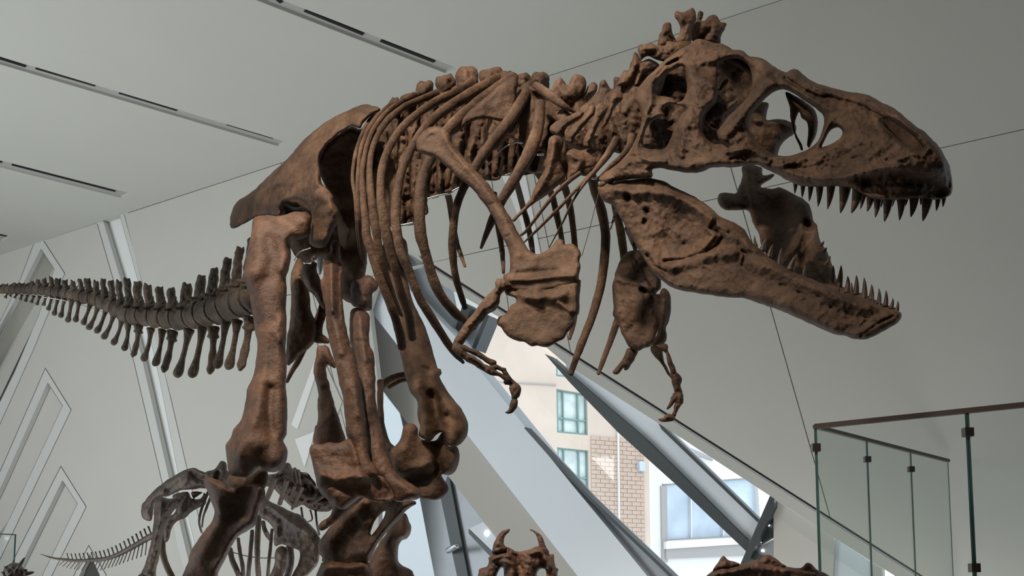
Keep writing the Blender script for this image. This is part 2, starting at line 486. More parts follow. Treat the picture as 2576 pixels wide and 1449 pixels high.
def split(poly, a, b):
    """cut a convex-ish polygon by the line a-b -> (left part, right part)"""
    def side(p): return (b[0] - a[0]) * (p[1] - a[1]) - (b[1] - a[1]) * (p[0] - a[0])
    out = ([], [])
    n = len(poly)
    for i in range(n):
        p, q = poly[i], poly[(i + 1) % n]; sp, sq = side(p), side(q)
        out[0 if sp >= 0 else 1].append(p)
        if sp * sq < 0:
            t = sp / (sp - sq); m = (p[0] + (q[0] - p[0]) * t, p[1] + (q[1] - p[1]) * t)
            out[0].append(m); out[1].append(m)
    return [o for o in out if len(o) > 2]

def topy(x):      # the row where the wall meets the ceiling (z = 7)
    d0 = P(x, 0, 1.0) - CAM; t = 10.1 / (1 + 0.64 * (x - CX) / F / math.cos(TH))
    lo, hi = -2500.0, 1400.0
    for _ in range(40):
        m = (lo + hi) / 2
        if onW(np.array(float(x)), np.array(m))[2] > 7.0: lo = m
        else: hi = m
    return (lo + hi) / 2
BOT = 1730.0
wall = struct(obj('wall_back', [plate([[(-900, topy(-900)), (240, topy(240)), (300, 760), (412, 1230), (540, BOT), (-900, BOT)],
                                       [(-300, 1500), (34, 763), (103, 627), (136, 677), (100, 790), (-200, 1420)][::1],
                                       [(-150, 1540), (0, 1233), (120, 964), (157, 1021), (24, 1304), (-100, 1560)],
                                       [(40, 1449), (63, 1402), (157, 1210), (194, 1267), (105, 1449), (90, 1480), (25, 1480)]], 0.075, 0.02),
                                plate([[(322, topy(322) ), (3600, topy(3600)), (3600, 1900), (2320, 1460), (2314, 1450), (1020, 628), (985, 610), (930, 775), (955, 985), (950, 1600), (590, 1600)]], 0.075, 0.02)], GAP))
def wpanel(loops, off=0.0, thick=0.07, ins=1.15, name='wall_panel', mat=WALL, parent=None):
    lp = [inset(loops[0], ins)] + [inset(h, -ins) for h in loops[1:]]
    return obj(name, plate(lp, off, thick), mat, parent if parent is not None else wall, smooth=False)

# main wall, cut by its joints
main = [(312, topy(312)), (700, topy(700)), (1290, topy(1290)), (2000, topy(2000)), (3600, topy(3600)), (3600, 2200), (2320, 1449), (1020, 622), (985, 600), (930, 775), (955, 985), (950, 1600), (571, 1600), (471, 1182), (429, 1000)]
def hz_joint(z):
    pts = []
    for x in (300.0, 3600.0):
        lo, hi = -3000.0, 1450.0
        for _ in range(40):
            m = (lo + hi) / 2
            if onW(np.array(x), np.array(m))[2] > z: lo = m
            else: hi = m
        pts.append((x, lo))
    return pts
cuts = [((1724, 19), (2085, 1290)), ((1287, 168), (1436, 888)), ((1200, 170), (1281, 790)), ((697, 368), (712, 430))]
pieces = [main]
for a, b in cuts + [tuple(hz_joint(5.27))]:
    nw = []
    for p in pieces: nw += split(p, a, b)
    pieces = nw
for p in pieces:
    if len(p) > 2: wpanel([p])
# left wall with its sloping niches
W1o = [(96, 584), (163, 688), (84, 880), (-240, 1600), (-560, 1600), (-200, 1220), (48, 710)]
W1i = [(103, 627), (136, 677), (97, 792), (36, 936), (-240, 1500), (-400, 1500), (34, 763)]
W2o = [(114, 926), (179, 1031), (-70, 1555), (-330, 1600), (-250, 1500), (0, 1186)]
W2i = [(120, 964), (157, 1021), (24, 1304), (-100, 1560), (-150, 1540), (0, 1233)]
W3o = [(153, 1173), (217, 1275), (130, 1449), (90, 1530), (-20, 1530), (15, 1449), (39, 1398)]
W3i = [(157, 1210), (194, 1267), (134, 1390), (105, 1449), (85, 1500), (20, 1500), (40, 1449), (63, 1402)]
W4o = [(223, 1372), (267, 1446), (250, 1500), (165, 1500), (185, 1449)]
W4i = [(226, 1395), (250, 1447), (235, 1485), (185, 1485), (200, 1449)]
W1o = [q for q in W1o]; 
lw = [(-900, topy(-900)), (244, topy(244)), (287, 710), (336, 907), (408, 1214), (535, 1720), (-900, 1720)]
wpanel([lw, W1o, W2o, W3o, W4o])
def niche(o, i, depth=0.06):
    wpanel([o, i], name='niche_frame', mat=FRAMEW)
    lp = inset(i, 0)
    L0 = onW(np.array([q[0] for q in lp]), np.array([q[1] for q in lp]), 0.02); m = len(L0); k_ = np.arange(m); j_ = (k_ + 1) % m
    V = np.concatenate([L0, L0 + WN * depth]); Q = np.stack([k_, j_, j_ + m, k_ + m], 1)
    obj('niche_reveal', (V, Q), WALL, wall, smooth=False)
    from mathutils.geometry import tessellate_polygon
    tr = np.array(tessellate_polygon([[Vector(v) for v in L0]]))
    obj('niche_back', (L0 + WN * depth, tr), WALL, wall, smooth=False)
niche(W1o, W1i, 0.32); niche(W2o, W2i); niche(W3o, W3i); niche(W4o, W4i)
# tall recess between the two wall fields
la = [(244, topy(244)), (287, 710), (336, 907), (408, 1214), (500, 1600)]
lb = [(260, topy(260)), (305, 705), (355, 890), (425, 1200), (520, 1600)]
lc = [(301, topy(301)), (345, 700), (400, 950), (448, 1194), (545, 1600)]
ld = [(312, topy(312)), (370, 750), (429, 1000), (471, 1182), (571, 1600)]
wpanel([la + lb[::-1]], ins=0.8, name='recess_frame', mat=FRAMEW)
wpanel([lc + ld[::-1]], ins=0.8, name='recess_frame', mat=FRAMEW)
rc = lb + lc[::-1]
L0 = onW(np.array([q[0] for q in rc]), np.array([q[1] for q in rc]), 0.02); m = len(L0); k_ = np.arange(m); j_ = (k_ + 1) % m
obj('recess_reveal', (np.concatenate([L0, L0 + WN * 0.1]), np.stack([k_, j_, j_ + m, k_ + m], 1)), WALL, wall, smooth=False)
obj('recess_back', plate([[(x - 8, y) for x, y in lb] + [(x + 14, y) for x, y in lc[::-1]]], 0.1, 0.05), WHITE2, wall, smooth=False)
wpanel([[(432, 1104), (442, 1102), (452, 1150), (462, 1200), (450, 1196)]], off=0.05, ins=0, thick=0.1, name='recess_fin', mat=WHITE)
# second narrow recess behind the rib cage, its brightness put in as a white strip
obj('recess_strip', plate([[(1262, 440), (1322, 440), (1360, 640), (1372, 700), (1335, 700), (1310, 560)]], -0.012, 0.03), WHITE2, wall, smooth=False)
# folded niche glimpsed between the legs, its lit faces put in as white plates
obj('niche_frame', plate([[(795, 862), (860, 1010), (800, 1190), (768, 1180), (722, 1085)]], -0.015, 0.05), WALL, wall, smooth=False)
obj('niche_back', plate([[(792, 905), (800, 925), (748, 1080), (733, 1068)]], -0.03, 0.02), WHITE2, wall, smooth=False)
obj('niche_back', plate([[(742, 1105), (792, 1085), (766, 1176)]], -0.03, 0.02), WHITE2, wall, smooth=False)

# band below the diagonal groove, framing the window slot
band = [(1016, 628), (2318, 1455), (2500, 1575), (2420, 1560), (2249, 1449), (2097, 1354), (1937, 1249), (1668, 1074), (1422, 917), (1370, 872), (1253, 798), (1150, 739), (1110, 717), (1010, 590), (985, 606)]
tr1 = struct(obj('trim_1', plate([inset(band, 1.5)], 0.03, 0.3), plain('beige_plaster_band', (0.56, 0.56, 0.53), 0.85, spec=0.2, var=0.01), smooth=False)); 
BEIGE = plain('beige_cladding', (0.50, 0.485, 0.45), 0.7, spec=0.3, var=0.02, scale=1)
def st(name, poly, off, thick, mat, ins=0):
    return struct(obj(name, plate([inset(poly, ins) if ins else poly], off, thick), mat, smooth=False))
st('trim_2', [(985, 610), (923, 770), (1176, 1094), (1453, 1449), (1480, 1484), (1670, 1500), (1536, 1336), (1441, 1222), (1365, 1127), (1323, 1076), (1271, 1011), (1201, 924), (1141, 842), (1032, 730)], 0.12, 0.25, WHITE)
st('trim_3', [(1321, 1076), (1365, 1129), (1441, 1224), (1536, 1338), (1668, 1500), (1740, 1500), (1668, 1430), (1479, 1249), (1329, 1084)], 0.2, 0.2, ALU)
st('trim_4', [(1321, 1074), (1400, 1158), (1479, 1244), (1668, 1424), (1745, 1498), (1735, 1502), (1664, 1431), (1475, 1251), (1396, 1164), (1319, 1077)], 0.1, 0.12, DARKM)
st('trim_5', [(1010, 588), (1114, 717), (1124, 767), (1145, 845), (1028, 732), (980, 640)], 0.3, 0.2, ALU)
st('trim_6', [(915, 760), (1180, 1098), (1456, 1452), (1480, 1500), (1360, 1500), (1271, 1383), (1127, 1197), (965, 986), (930, 945), (850, 700), (900, 600), (985, 590)], 0.42, 0.3, BEIGE)
st('trim_7', [(940, 960), (1005, 1036), (1060, 1264), (1100, 1470), (880, 1600), (880, 900)], 0.75, 0.01, FROST)
st('trim_8', [(1003, 1026), (1135, 1197), (1125, 1230), (1165, 1470), (1097, 1470), (1058, 1264)], 0.62, 0.08, ALU)
st('trim_9', [(1108, 1250), (1128, 1190), (1181, 1470), (1154, 1470)], 0.55, 0.06, DARKM)
st('trim_10', [(1122, 1185), (1280, 1383), (1350, 1475), (1174, 1475)], 0.6, 0.12, ALU)
bl = thing('spotlight_bar', 'bright metal bar end with a small lit spot beside the horned skull', 'lamp', onW(1216., 1345., 0.4))
obj('bar_face', plate([[(1180, 1330), (1216, 1313), (1256, 1360), (1240, 1388)]], 0.42, 0.05), WHITE, bl, smooth=False)
obj('bar_side', plate([[(1179, 1331), (1238, 1387), (1252, 1420), (1179, 1342)]], 0.44, 0.06), DARKM, bl, smooth=False)
LED = plain('glowing_dot', (1, 1, 1), 0.5); LED.node_tree.nodes['Principled BSDF'].inputs['Emission Color'].default_value = (1, 1, 1, 1); LED.node_tree.nodes['Principled BSDF'].inputs['Emission Strength'].default_value = 4
def disc(x, y, r, off, thick, mat, parent, name):
    return obj(name, plate([[(x + r * math.cos(a), y + r * math.sin(a)) for a in np.linspace(0, 2 * math.pi, 16, endpoint=False)]], off, thick), mat, parent, smooth=False)
disc(1223, 1341, 5, 0.405, 0.02, LED, bl, 'lit_lens')
# mullions of the window slot
win = struct(obj('window_1', plate([[(1000, 600), (1160, 735), (1422, 917), (1668, 1074), (1937, 1249), (2330, 1500), (1640, 1520), (1320, 1076)]], 0.62, 0.012), PANE, smooth=False))
def mull(poly, off, thick, mat, name='mullion'): return obj(name, plate([poly], off, thick), mat, win, smooth=False)
mull([(1422, 915), (1500, 955), (1668, 1068), (1909, 1309), (1886, 1364), (1630, 1114), (1433, 942)], 0.42, 0.14, WHITE, 'mullion_cladding')
mull([(1370, 890), (1441, 947), (1630, 1110), (1882, 1360), (1918, 1402), (1990, 1475), (1955, 1475), (1873, 1383), (1706, 1224), (1555, 1088), (1433, 962)], 0.36, 0.2, DARKM)
mull([(1655, 1062), (1670, 1074), (1909, 1306), (1906, 1314), (1664, 1080)], 0.36, 0.1, DARKM)
mull([(1937, 1247), (1948, 1254), (1948, 1275), (1880, 1419), (1864, 1460), (1838, 1460), (1862, 1420)], 0.30, 0.14, DARKM, 'mullion')
mull([(1895, 1384), (1946, 1356), (1948, 1430), (1905, 1430)], 0.4, 0.06, ALU, 'node_plate')
mull([(1905, 1345), (1946, 1282), (1946, 1350), (1900, 1378)], 0.42, 0.06, DARKM, 'node_plate')
for x, y in ((1932, 1321), (1911, 1363), (1918, 1385)): disc(x, y, 3.5, 0.385, 0.02, LED, win, 'glowing_dot')  # bright dots of the bolted node plates, drawn as glowing discs
mull([(1165, 760), (1186, 773), (1152, 852), (1141, 845)], 0.36, 0.2, DARKM)
mull([(1222, 790), (1231, 795), (1196, 880), (1187, 874)], 0.36, 0.2, DARKM)
mull([(1186, 773), (1222, 790), (1187, 878), (1150, 856)], 0.46, 0.05, ALU, 'frosted_pane')
mull([(1113, 715), (1120, 716), (1144, 838), (1138, 842)], 0.36, 0.1, DARKM)
st('trim_11', [(1946, 1254), (2099, 1354), (2094, 1500), (1946, 1500)], 0.38, 0.1, WALL)
st('trim_12', [(2097, 1352), (2193, 1415), (2193, 1500), (2090, 1500)], 0.42, 0.1, WHITE)
st('trim_13', [(2190, 1413), (2219, 1431), (2222, 1500), (2188, 1500)], 0.38, 0.1, WALL)
pb = obj('mullion_bracket', tube3([onW(1128., 1385., 0.5), onW(1150., 1374., 0.35)], [0.035, 0.035], 12), STEEL, bl)

# ceiling with its slots
def cpoly(pts): return onZ(np.array([float(p[0]) for p in pts]), np.array([float(p[1]) for p in pts]), 7.0)
slots = [dict(u=((709, 0), (919, 83), (1152, 172)), l=((643, 0), (962, 123), (1120, 184)), b=[((690, -8), (708, 6)), ((767, 26), (914, 86)), ((958, 102), (1093, 155))]),
         dict(u=((0, 142), (540, 300), (722, 358)), l=((0, 162), (540, 316), (700, 368)), b=[((-60, 128), (65, 167)), ((90, 171), (240, 215)), ((300, 233), (446, 277)), ((571, 312), (688, 347))]),
         dict(u=((0, 403), (200, 453), (328, 486)), l=((0, 421), (200, 470), (305, 498)), b=[((-50, 394), (5, 408)), ((30, 414), (290, 481))]),
         dict(u=((-60, 574), (-20, 583), (26, 594)), l=((-60, 590), (-20, 600), (5, 607)), b=[((-60, 578), (16, 594))])]
wl = [np.array([X, 10.1 - 0.64 * X, 7.0]) for X in (-14.0, 9.0)]
outer = [np.array([-14.0, -5, 7]), np.array([9.0, -5, 7]), wl[1], wl[0]]
holes = []
for s in slots:
    a0, a1 = cpoly([s['u'][0], s['u'][2]]); b0, b1 = cpoly([s['l'][0], s['l'][2]])
    # prolong the slot towards the room's near side, beyond the frame
    ext = 3.0 if s is slots[0] or s is slots[1] else 2.0
    da = (a0 - a1) / np.linalg.norm(a0 - a1); dbv = (b0 - b1) / np.linalg.norm(b0 - b1)
    w0 = b0 - a0
    a00 = a0 + da * ext; b00 = a00 + w0
    holes.append([a00, a1, b1, b0, b00] if True else None)
from mathutils.geometry import tessellate_polygon
def flat_with_holes(outer, holes):
    ls = [outer] + holes
    tr = np.array(tessellate_polygon([[Vector(v) for v in l] for l in ls]))
    return np.concatenate([np.array(l) for l in ls]), tr
CEIL = plain('painted_ceiling', (0.62, 0.63, 0.598), 0.85, spec=0.2, var=0.012, scale=1)
ceil = struct(obj('ceiling', flat_with_holes(outer, holes), CEIL, smooth=False))
struct(obj('ceiling_slab', box3((-14, -5, 7.35), (9, 20, 7.5)), CEIL, ceil, smooth=False))
for s, hl in zip(slots, holes):
    L0 = np.array(hl); m = len(L0); k_ = np.arange(m); j_ = (k_ + 1) % m; up = np.array([0, 0, 0.03])
    obj('slot_side', (np.concatenate([L0, L0 + up]), np.stack([k_, j_, j_ + m, k_ + m], 1)), CEIL, ceil, smooth=False)
    obj('slot_channel', (L0 + up, np.array(tessellate_polygon([[Vector(v) for v in L0]]))), SLOTM, ceil, smooth=False)
    for p, q in s['b']:
        a = onZ(float(p[0]), float(p[1]), 7.024); b = onZ(float(q[0]), float(q[1]), 7.024)
        obj('air_slot', bar(a, b, 0.04, 0.010), BLACK, ceil, smooth=False)
# floor and the sides of the room that the photograph does not show
DIMW = plain('dark_unseen_wall', (0.16, 0.135, 0.11), 0.7)  # unseen walls given a dark tone to cut bounce on the right
FLOORM = plain('grey_floor', (0.33, 0.32, 0.30), 0.5, var=0.05, scale=2)
struct(obj('floor', box3((-14, -5, -0.1), (9, 20, 0)), FLOORM, smooth=False))
struct(obj('wall_left', box3((-14.2, -5, 0), (-14, 19.2, 7.4)), WALL, smooth=False))
struct(obj('wall_right', box3((9, -5, 0), (9.2, 4.6, 7.4)), DIMW, smooth=False))
struct(obj('wall_near', box3((-14, -5.2, 0), (9, -5, 7.4)), DIMW, smooth=False))

# ------------------------------------------------------------------ the street outside
def onB(x, y, off=0.0):
    d0 = P(x, y, 1.0) - CAM
    t = (45.0 + off) / (1 - 0.47 * d0[..., 0])
    return CAM + d0 * (t[..., None] if np.ndim(t) else t)
BN = np.array([-0.47, 1, 0.0]); BN /= np.linalg.norm(BN)
def bplate(loops, off, thick):
    L3 = [onB(np.array([float(q[0]) for q in lp]), np.array([float(q[1]) for q in lp]), off) for lp in loops]
    tr = np.array(tessellate_polygon([[Vector(v) for v in l] for l in L3])); V = np.concatenate(L3); n = len(V); Q = []; o = 0
    for l in L3:
        m = len(l); i = np.arange(m); j = (i + 1) % m; Q.append(np.stack([i + o, j + o, j + o + n, i + o + n], 1)); o += m
    return np.concatenate([V, V + BN * thick]), np.concatenate(Q), np.concatenate([tr, tr[:, ::-1] + n])
STUC = plain('cream_stucco', (0.54, 0.45, 0.375), 0.9, spec=0.1, var=0.06, scale=0.6)
BRK = plain('pinkish_brick', (0.47, 0.36, 0.29), 0.9, spec=0.1, var=0.12, scale=0.5)
PALE = plain('white_stone', (0.66, 0.66, 0.65), 0.9, spec=0.1)
GREEN = plain('green_window_frame', (0.16, 0.27, 0.25), 0.5)
CURT = plain('curtained_pane', (0.55, 0.62, 0.60), 0.25, var=0.25, scale=1.5)
GREYS = plain('grey_stone', (0.32, 0.31, 0.30), 0.8)
SKYP = plain('bluish_window_glass', (0.42, 0.50, 0.58), 0.15, var=0.25, scale=0.4)
bb = thing('brick_building', 'cream and pink brick building with green framed windows outside', 'building', onB(1450., 1440.) * np.array([1, 1, 0]))
wins = [[(1399, 900), (1432, 930), (1432, 950), (1399, 946)], [(1399.5, 978), (1477, 991), (1479, 1095), (1401.5, 1088)], [(1401.5, 1125), (1480, 1133), (1482, 1240), (1403.5, 1232)], [(1404, 1270), (1482, 1276), (1484, 1380), (1406, 1374)]]
obj('facade', bplate([[(900, 300), (1622, 360), (1622, 430), (1640, 1640), (900, 1640)]] + wins, 0, 0.6), STUC, bb, smooth=False)
for w in wins:
    fr = obj('window', bplate([w, inset(w, 4)], 0.12, 0.15), GREEN, bb, smooth=False)
    obj('pane', bplate([w], 0.3, 0.05), CURT, fr, smooth=False)
    if len(w) == 4 and w[0][1] > 950:
        def lerp(a, b, t): return (a[0] + (b[0] - a[0]) * t, a[1] + (b[1] - a[1]) * t)
        def barpx(p, q, wd):
            v = np.array(q) - np.array(p); nn = np.array([-v[1], v[0]]) / np.linalg.norm(v) * wd / 2
            return bplate([[tuple(np.array(p) + nn), tuple(np.array(q) + nn), tuple(np.array(q) - nn), tuple(np.array(p) - nn)]], 0.14, 0.1)
        obj('glazing_bar', barpx(lerp(w[0], w[3], .66), lerp(w[1], w[2], .66), 4), GREEN, fr, smooth=False)
        for t in (.22, .7): obj('glazing_bar', barpx(lerp(w[0], w[1], t), lerp(w[3], w[2], t), 3), GREEN, fr, smooth=False)
# bricks of the lower right field, one by one
o0 = onB(1486., 1085.); dx = onB(1622., 1085.) ; 
bmesh_cache = {}
def brick_at(u0, u1, z0, z1, key):
    # u runs along the facade in metres from o0
    ux = np.array([1, 0.47, 0]) / math.hypot(1, 0.47)
    if key not in bmesh_cache:
        w_ = u1 - u0; h_ = z1 - z0
        V = np.array([ux * a + np.array([0, 0, c]) + BN * b for a in (0, w_) for b in (-0.05, 0.03) for c in (0, h_)])
        Q = np.array([[0, 1, 3, 2], [4, 6, 7, 5], [0, 4, 5, 1], [2, 3, 7, 6], [0, 2, 6, 4], [1, 5, 7, 3]])
        bmesh_cache[key] = mesh_from('brick', [(V, Q)], BRK, False)
    b = bpy.data.objects.new('brick', bmesh_cache[key]); C.objects.link(b); b.parent = bb
    pos = np.array([o0[0], o0[1], 0]) + ux * u0 + np.array([0, 0, z0]) - np.array(bb.location)
    b.location = pos
bw, bh = 0.47, 0.185
total = np.linalg.norm((dx - o0)[:2]) * 0.97
for r_ in range(30):
    z0 = o0[2] - 0.2 - (r_ + 1) * (bh + 0.02)
    u = 0.0; k2 = r_ % 2
    while u < total - 0.1:
        w_ = bw * (0.5 if (u == 0 and k2) else 1.0); w_ = round(min(w_, total - u), 3)
        brick_at(u, u + w_, z0, z0 + bh, (w_,)); u += w_ + 0.025
obj('downpipe', bplate([[(1554, 1050), (1557, 1050), (1562, 1500), (1559, 1500)]], -0.15, 0.1), PALE, bb, smooth=False)
obj('wall_box', bplate([[(1609, 1160), (1623, 1162), (1624, 1185), (1610, 1184)]], -0.3, 0.3), SKYP, bb, smooth=False)
obj('string_course', bplate([[(1180, 955), (1400, 967), (1400, 970), (1180, 958)]], -0.06, 0.1), GREYS, bb, smooth=False)
pbld = thing('pale_building', 'white stone building with a wide grey-silled window across the street', 'building', onB(1780., 1440., 6) * np.array([1, 1, 0]))
pw = [(1665, 1218), (1905, 1200), (1915, 1348), (1672, 1360)]
pw2 = [(1745, 1130), (1792, 1150), (1792, 1158), (1750, 1142)]
obj('facade', bplate([[(1600, 1095), (2050, 1030), (2050, 1650), (1600, 1650)], pw], 6, 0.6), PALE, pbld, smooth=False)
fr = obj('window', bplate([pw, inset(pw, 3)], 6.15, 0.15), GREYS, pbld, smooth=False)
obj('pane', bplate([pw], 6.4, 0.05), SKYP, fr, smooth=False)
for x in (1738, 1819): obj('glazing_bar', bplate([[(x, 1210), (x + 2.5, 1210), (x + 3, 1356), (x + .5, 1356)]], 6.2, 0.1), PALE, fr, smooth=False)
obj('side_pillar', bplate([[(1663, 1222), (1678, 1222), (1680, 1415), (1666, 1415)]], 5.9, 0.3), GREYS, pbld, smooth=False)
obj('sill', bplate([[(1676, 1362), (1915, 1350), (1915, 1366), (1676, 1381)]], 5.6, 0.4), PALE, pbld, smooth=False)
obj('sill_grey_band', bplate([[(1676, 1381), (1925, 1366), (1925, 1396), (1676, 1406)]], 5.8, 0.3), GREYS, pbld, smooth=False)  # grey stone strip below the sill, proud of the facade
obj('parapet', bplate([[(1740, 1128), (1790, 1150), (1795, 1158), (1745, 1142)]], 5.8, 0.2), GREYS, pbld, smooth=False)

# ------------------------------------------------------------------ glass balustrade on the right
zr = 2.66
def onH(x, y): return onZ(float(x), float(y), zr)
c0 = onH(2050, 1073); c1 = onH(2680, 1008); c2 = onH(2385, 1159)
bal = thing('glass_balustrade', 'frameless glass balustrade with thin brown handrail at lower right', 'railing', np.array([c0[0], c0[1], 0]))
obj('handrail', bar(c0, c1, 0.03, 0.03), RAIL, bal, smooth=False)
obj('handrail', bar(c0, c2, 0.03, 0.022), RAIL, bal, smooth=False, label='far handrail receding to the wall')
def post_pt(a, b, x):
    lo, hi = 0.0, 1.0
    def px(t):
        q = a + (b - a) * t - CAM; fz = q[1] * math.cos(TH) + q[2] * math.sin(TH); return CX + F * q[0] / fz
    for _ in range(40):
        m = (lo + hi) / 2
        if px(m) < x: lo = m
        else: hi = m
    return a + (b - a) * lo
def gpane(p, q, gap=0.006):
    v = (q - p) / np.linalg.norm(q - p); a = p + v * gap; b = q - v * gap; dn = np.array([0, 0, -1.7]); s = np.cross(v, [0, 0, 1]) * 0.006
    g = obj('glass_pane', prism([a + [0, 0, -.012] - s, b + [0, 0, -.012] - s, b + dn - s, a + dn - s], 2 * s), GLASS, bal, smooth=False)
    for e in (a, b): obj('pane_edge', bar(e + [0, 0, -.012], e + dn, 0.004, 0.011, up=v if abs(v[2]) < .9 else (1, 0, 0)), EDGE, g, smooth=False)
def clamp(p, z, s=0.05):
    obj('clamp', box3(np.array([p[0] - s / 2, p[1] - s / 2, z - s / 2]), np.array([p[0] + s / 2, p[1] + s / 2, z + s / 2])), RAIL, bal, smooth=False)
f1 = post_pt(c0, c1, 2432); g1 = post_pt(c0, c2, 2180); g2 = post_pt(c0, c2, 2290)
gpane(c0, f1); gpane(f1, c1); gpane(c0, g1); gpane(g1, g2); gpane(g2, c2)
clamp(c0, zr - 0.135); clamp(f1, zr - 0.125); clamp(f1, zr - 0.90); clamp(g1, zr - 0.135, 0.04); clamp(g2, zr - 0.135, 0.04)
for e in (c0, f1): obj('pane_edge', bar(e + [0, 0, -.012], e + [0, 0, -1.7], 0.006, 0.012, up=(1, 0, 0)), EDGE, bal, smooth=False)
# glass case at lower left
k0 = P(39., 1345., 7.5); k1 = P(-80., 1340., 7.0); k3 = P(-30, 1345., 8.2)
gc = thing('display_case', 'corner of a glass display case at the lower left edge', 'case', np.array([k0[0], k0[1], 0]))
obj('case_rim', bar(k0, k1, 0.008, 0.008), EDGE, gc, smooth=False)
obj('case_rim', bar(k0, np.array([k0[0], k0[1], 1.0]), 0.008, 0.008, up=(1, 0, 0)), EDGE, gc, smooth=False)
obj('glass_pane', prism([k0, k1, np.array([k1[0], k1[1], 1.0]), np.array([k0[0], k0[1], 1.0])], np.array([0, 0.008, 0])), GLASS, gc, smooth=False)

# ------------------------------------------------------------------ the great tyrannosaur
rex = thing('tyrannosaur_skeleton', 'huge brown mounted tyrannosaur skeleton with open toothed jaws, filling the hall', 'skeleton', np.array([-0.9, 5.2, 0.0]))
# depth of the near cheek of the skull, turned about 36 degrees towards the viewer
SKD = A([(110, 1200, 3.93), (350, 800, 3.90), (640, 330, 3.98), (1000, 320, 3.86), (700, 900, 3.70), (1100, 700, 3.60), (1100, 1080, 3.56), (1500, 1200, 3.42), (1650, 900, 3.42), (1400, 480, 3.62), (1900, 660, 3.40), (1900, 1100, 3.24), (2200, 1050, 3.14), (2200, 830, 3.22), (2380, 1150, 3.16), (2450, 1280, 3.26)])
sk_out = A([(70, 1205), (110, 1165), (150, 1140), (210, 1095), (262, 1040), (300, 975), (340, 885), (362, 800), (345, 740), (325, 695), (310, 655), (335, 600), (370, 555), (405, 510), (440, 478), (480, 440), (520, 402), (580, 360), (640, 322), (690, 295), (720, 268), (745, 262), (800, 272), (860, 290), (905, 296), (950, 320), (975, 338), (1020, 338), (1060, 355), (1090, 382), (1140, 384), (1190, 402), (1235, 435), (1290, 468), (1335, 486), (1375, 468), (1420, 472), (1450, 500), (1490, 535), (1540, 562), (1640, 590), (1740, 615), (1850, 634), (1920, 655), (1985, 695), (2050, 722), (2120, 775), (2200, 842), (2270, 892), (2330, 948), (2385, 1020), (2425, 1090), (2447, 1150), (2456, 1230), (2452, 1300), (2425, 1332), (2400, 1340), (2340, 1352), (2290, 1344), (2240, 1336), (2170, 1345), (2090, 1352), (2000, 1352), (1920, 1345), (1850, 1312), (1790, 1275), (1720, 1262), (1640, 1256), (1560, 1262), (1480, 1258), (1400, 1246), (1340, 1215), (1280, 1180), (1220, 1150), (1150, 1118), (1060, 1118), (980, 1130), (900, 1128), (830, 1132), (770, 1158), (690, 1168), (600, 1158), (520, 1140), (450, 1138), (425, 1160), (420, 1195), (330, 1200), (240, 1212), (170, 1225), (140, 1250), (100, 1240)])
h_ant = A([(1270, 612), (1330, 604), (1400, 640), (1470, 688), (1540, 735), (1582, 775), (1590, 825), (1572, 900), (1540, 965), (1480, 1008), (1400, 1040), (1330, 1055), (1262, 1045), (1200, 1012), (1140, 965), (1095, 905), (1085, 835), (1105, 775), (1150, 715), (1205, 655)])
h_max = A([(1650, 868), (1690, 860), (1715, 888), (1700, 930), (1655, 965), (1600, 988), (1576, 992), (1592, 955), (1618, 905)])
h_orb = A([(890, 425), (960, 398), (1050, 408), (1098, 480), (1105, 560), (1090, 630), (1045, 690), (985, 745), (935, 795), (905, 840), (868, 890), (880, 945), (905, 968), (860, 972), (800, 940), (768, 865), (772, 800), (800, 740), (846, 690), (866, 640), (872, 580), (868, 500)])
h_tu = A([(640, 448), (658, 520), (665, 610), (640, 672), (600, 690), (575, 664), (520, 648), (472, 646), (462, 600), (492, 540), (540, 490), (590, 465)])
h_tl = A([(592, 706), (640, 722), (655, 745), (620, 785), (586, 850), (556, 935), (515, 1000), (450, 1008), (388, 998), (372, 960), (378, 905), (402, 850), (450, 808), (515, 782), (500, 745), (530, 718)])
h_nos = A([(1985, 812), (2030, 806), (2095, 842), (2170, 900), (2228, 955), (2262, 1008), (2238, 1024), (2185, 1000), (2105, 948), (2040, 892), (2000, 850)])
s = 1 / 2.6833
def S(pts, w, a): return (A(pts), w * s, a)
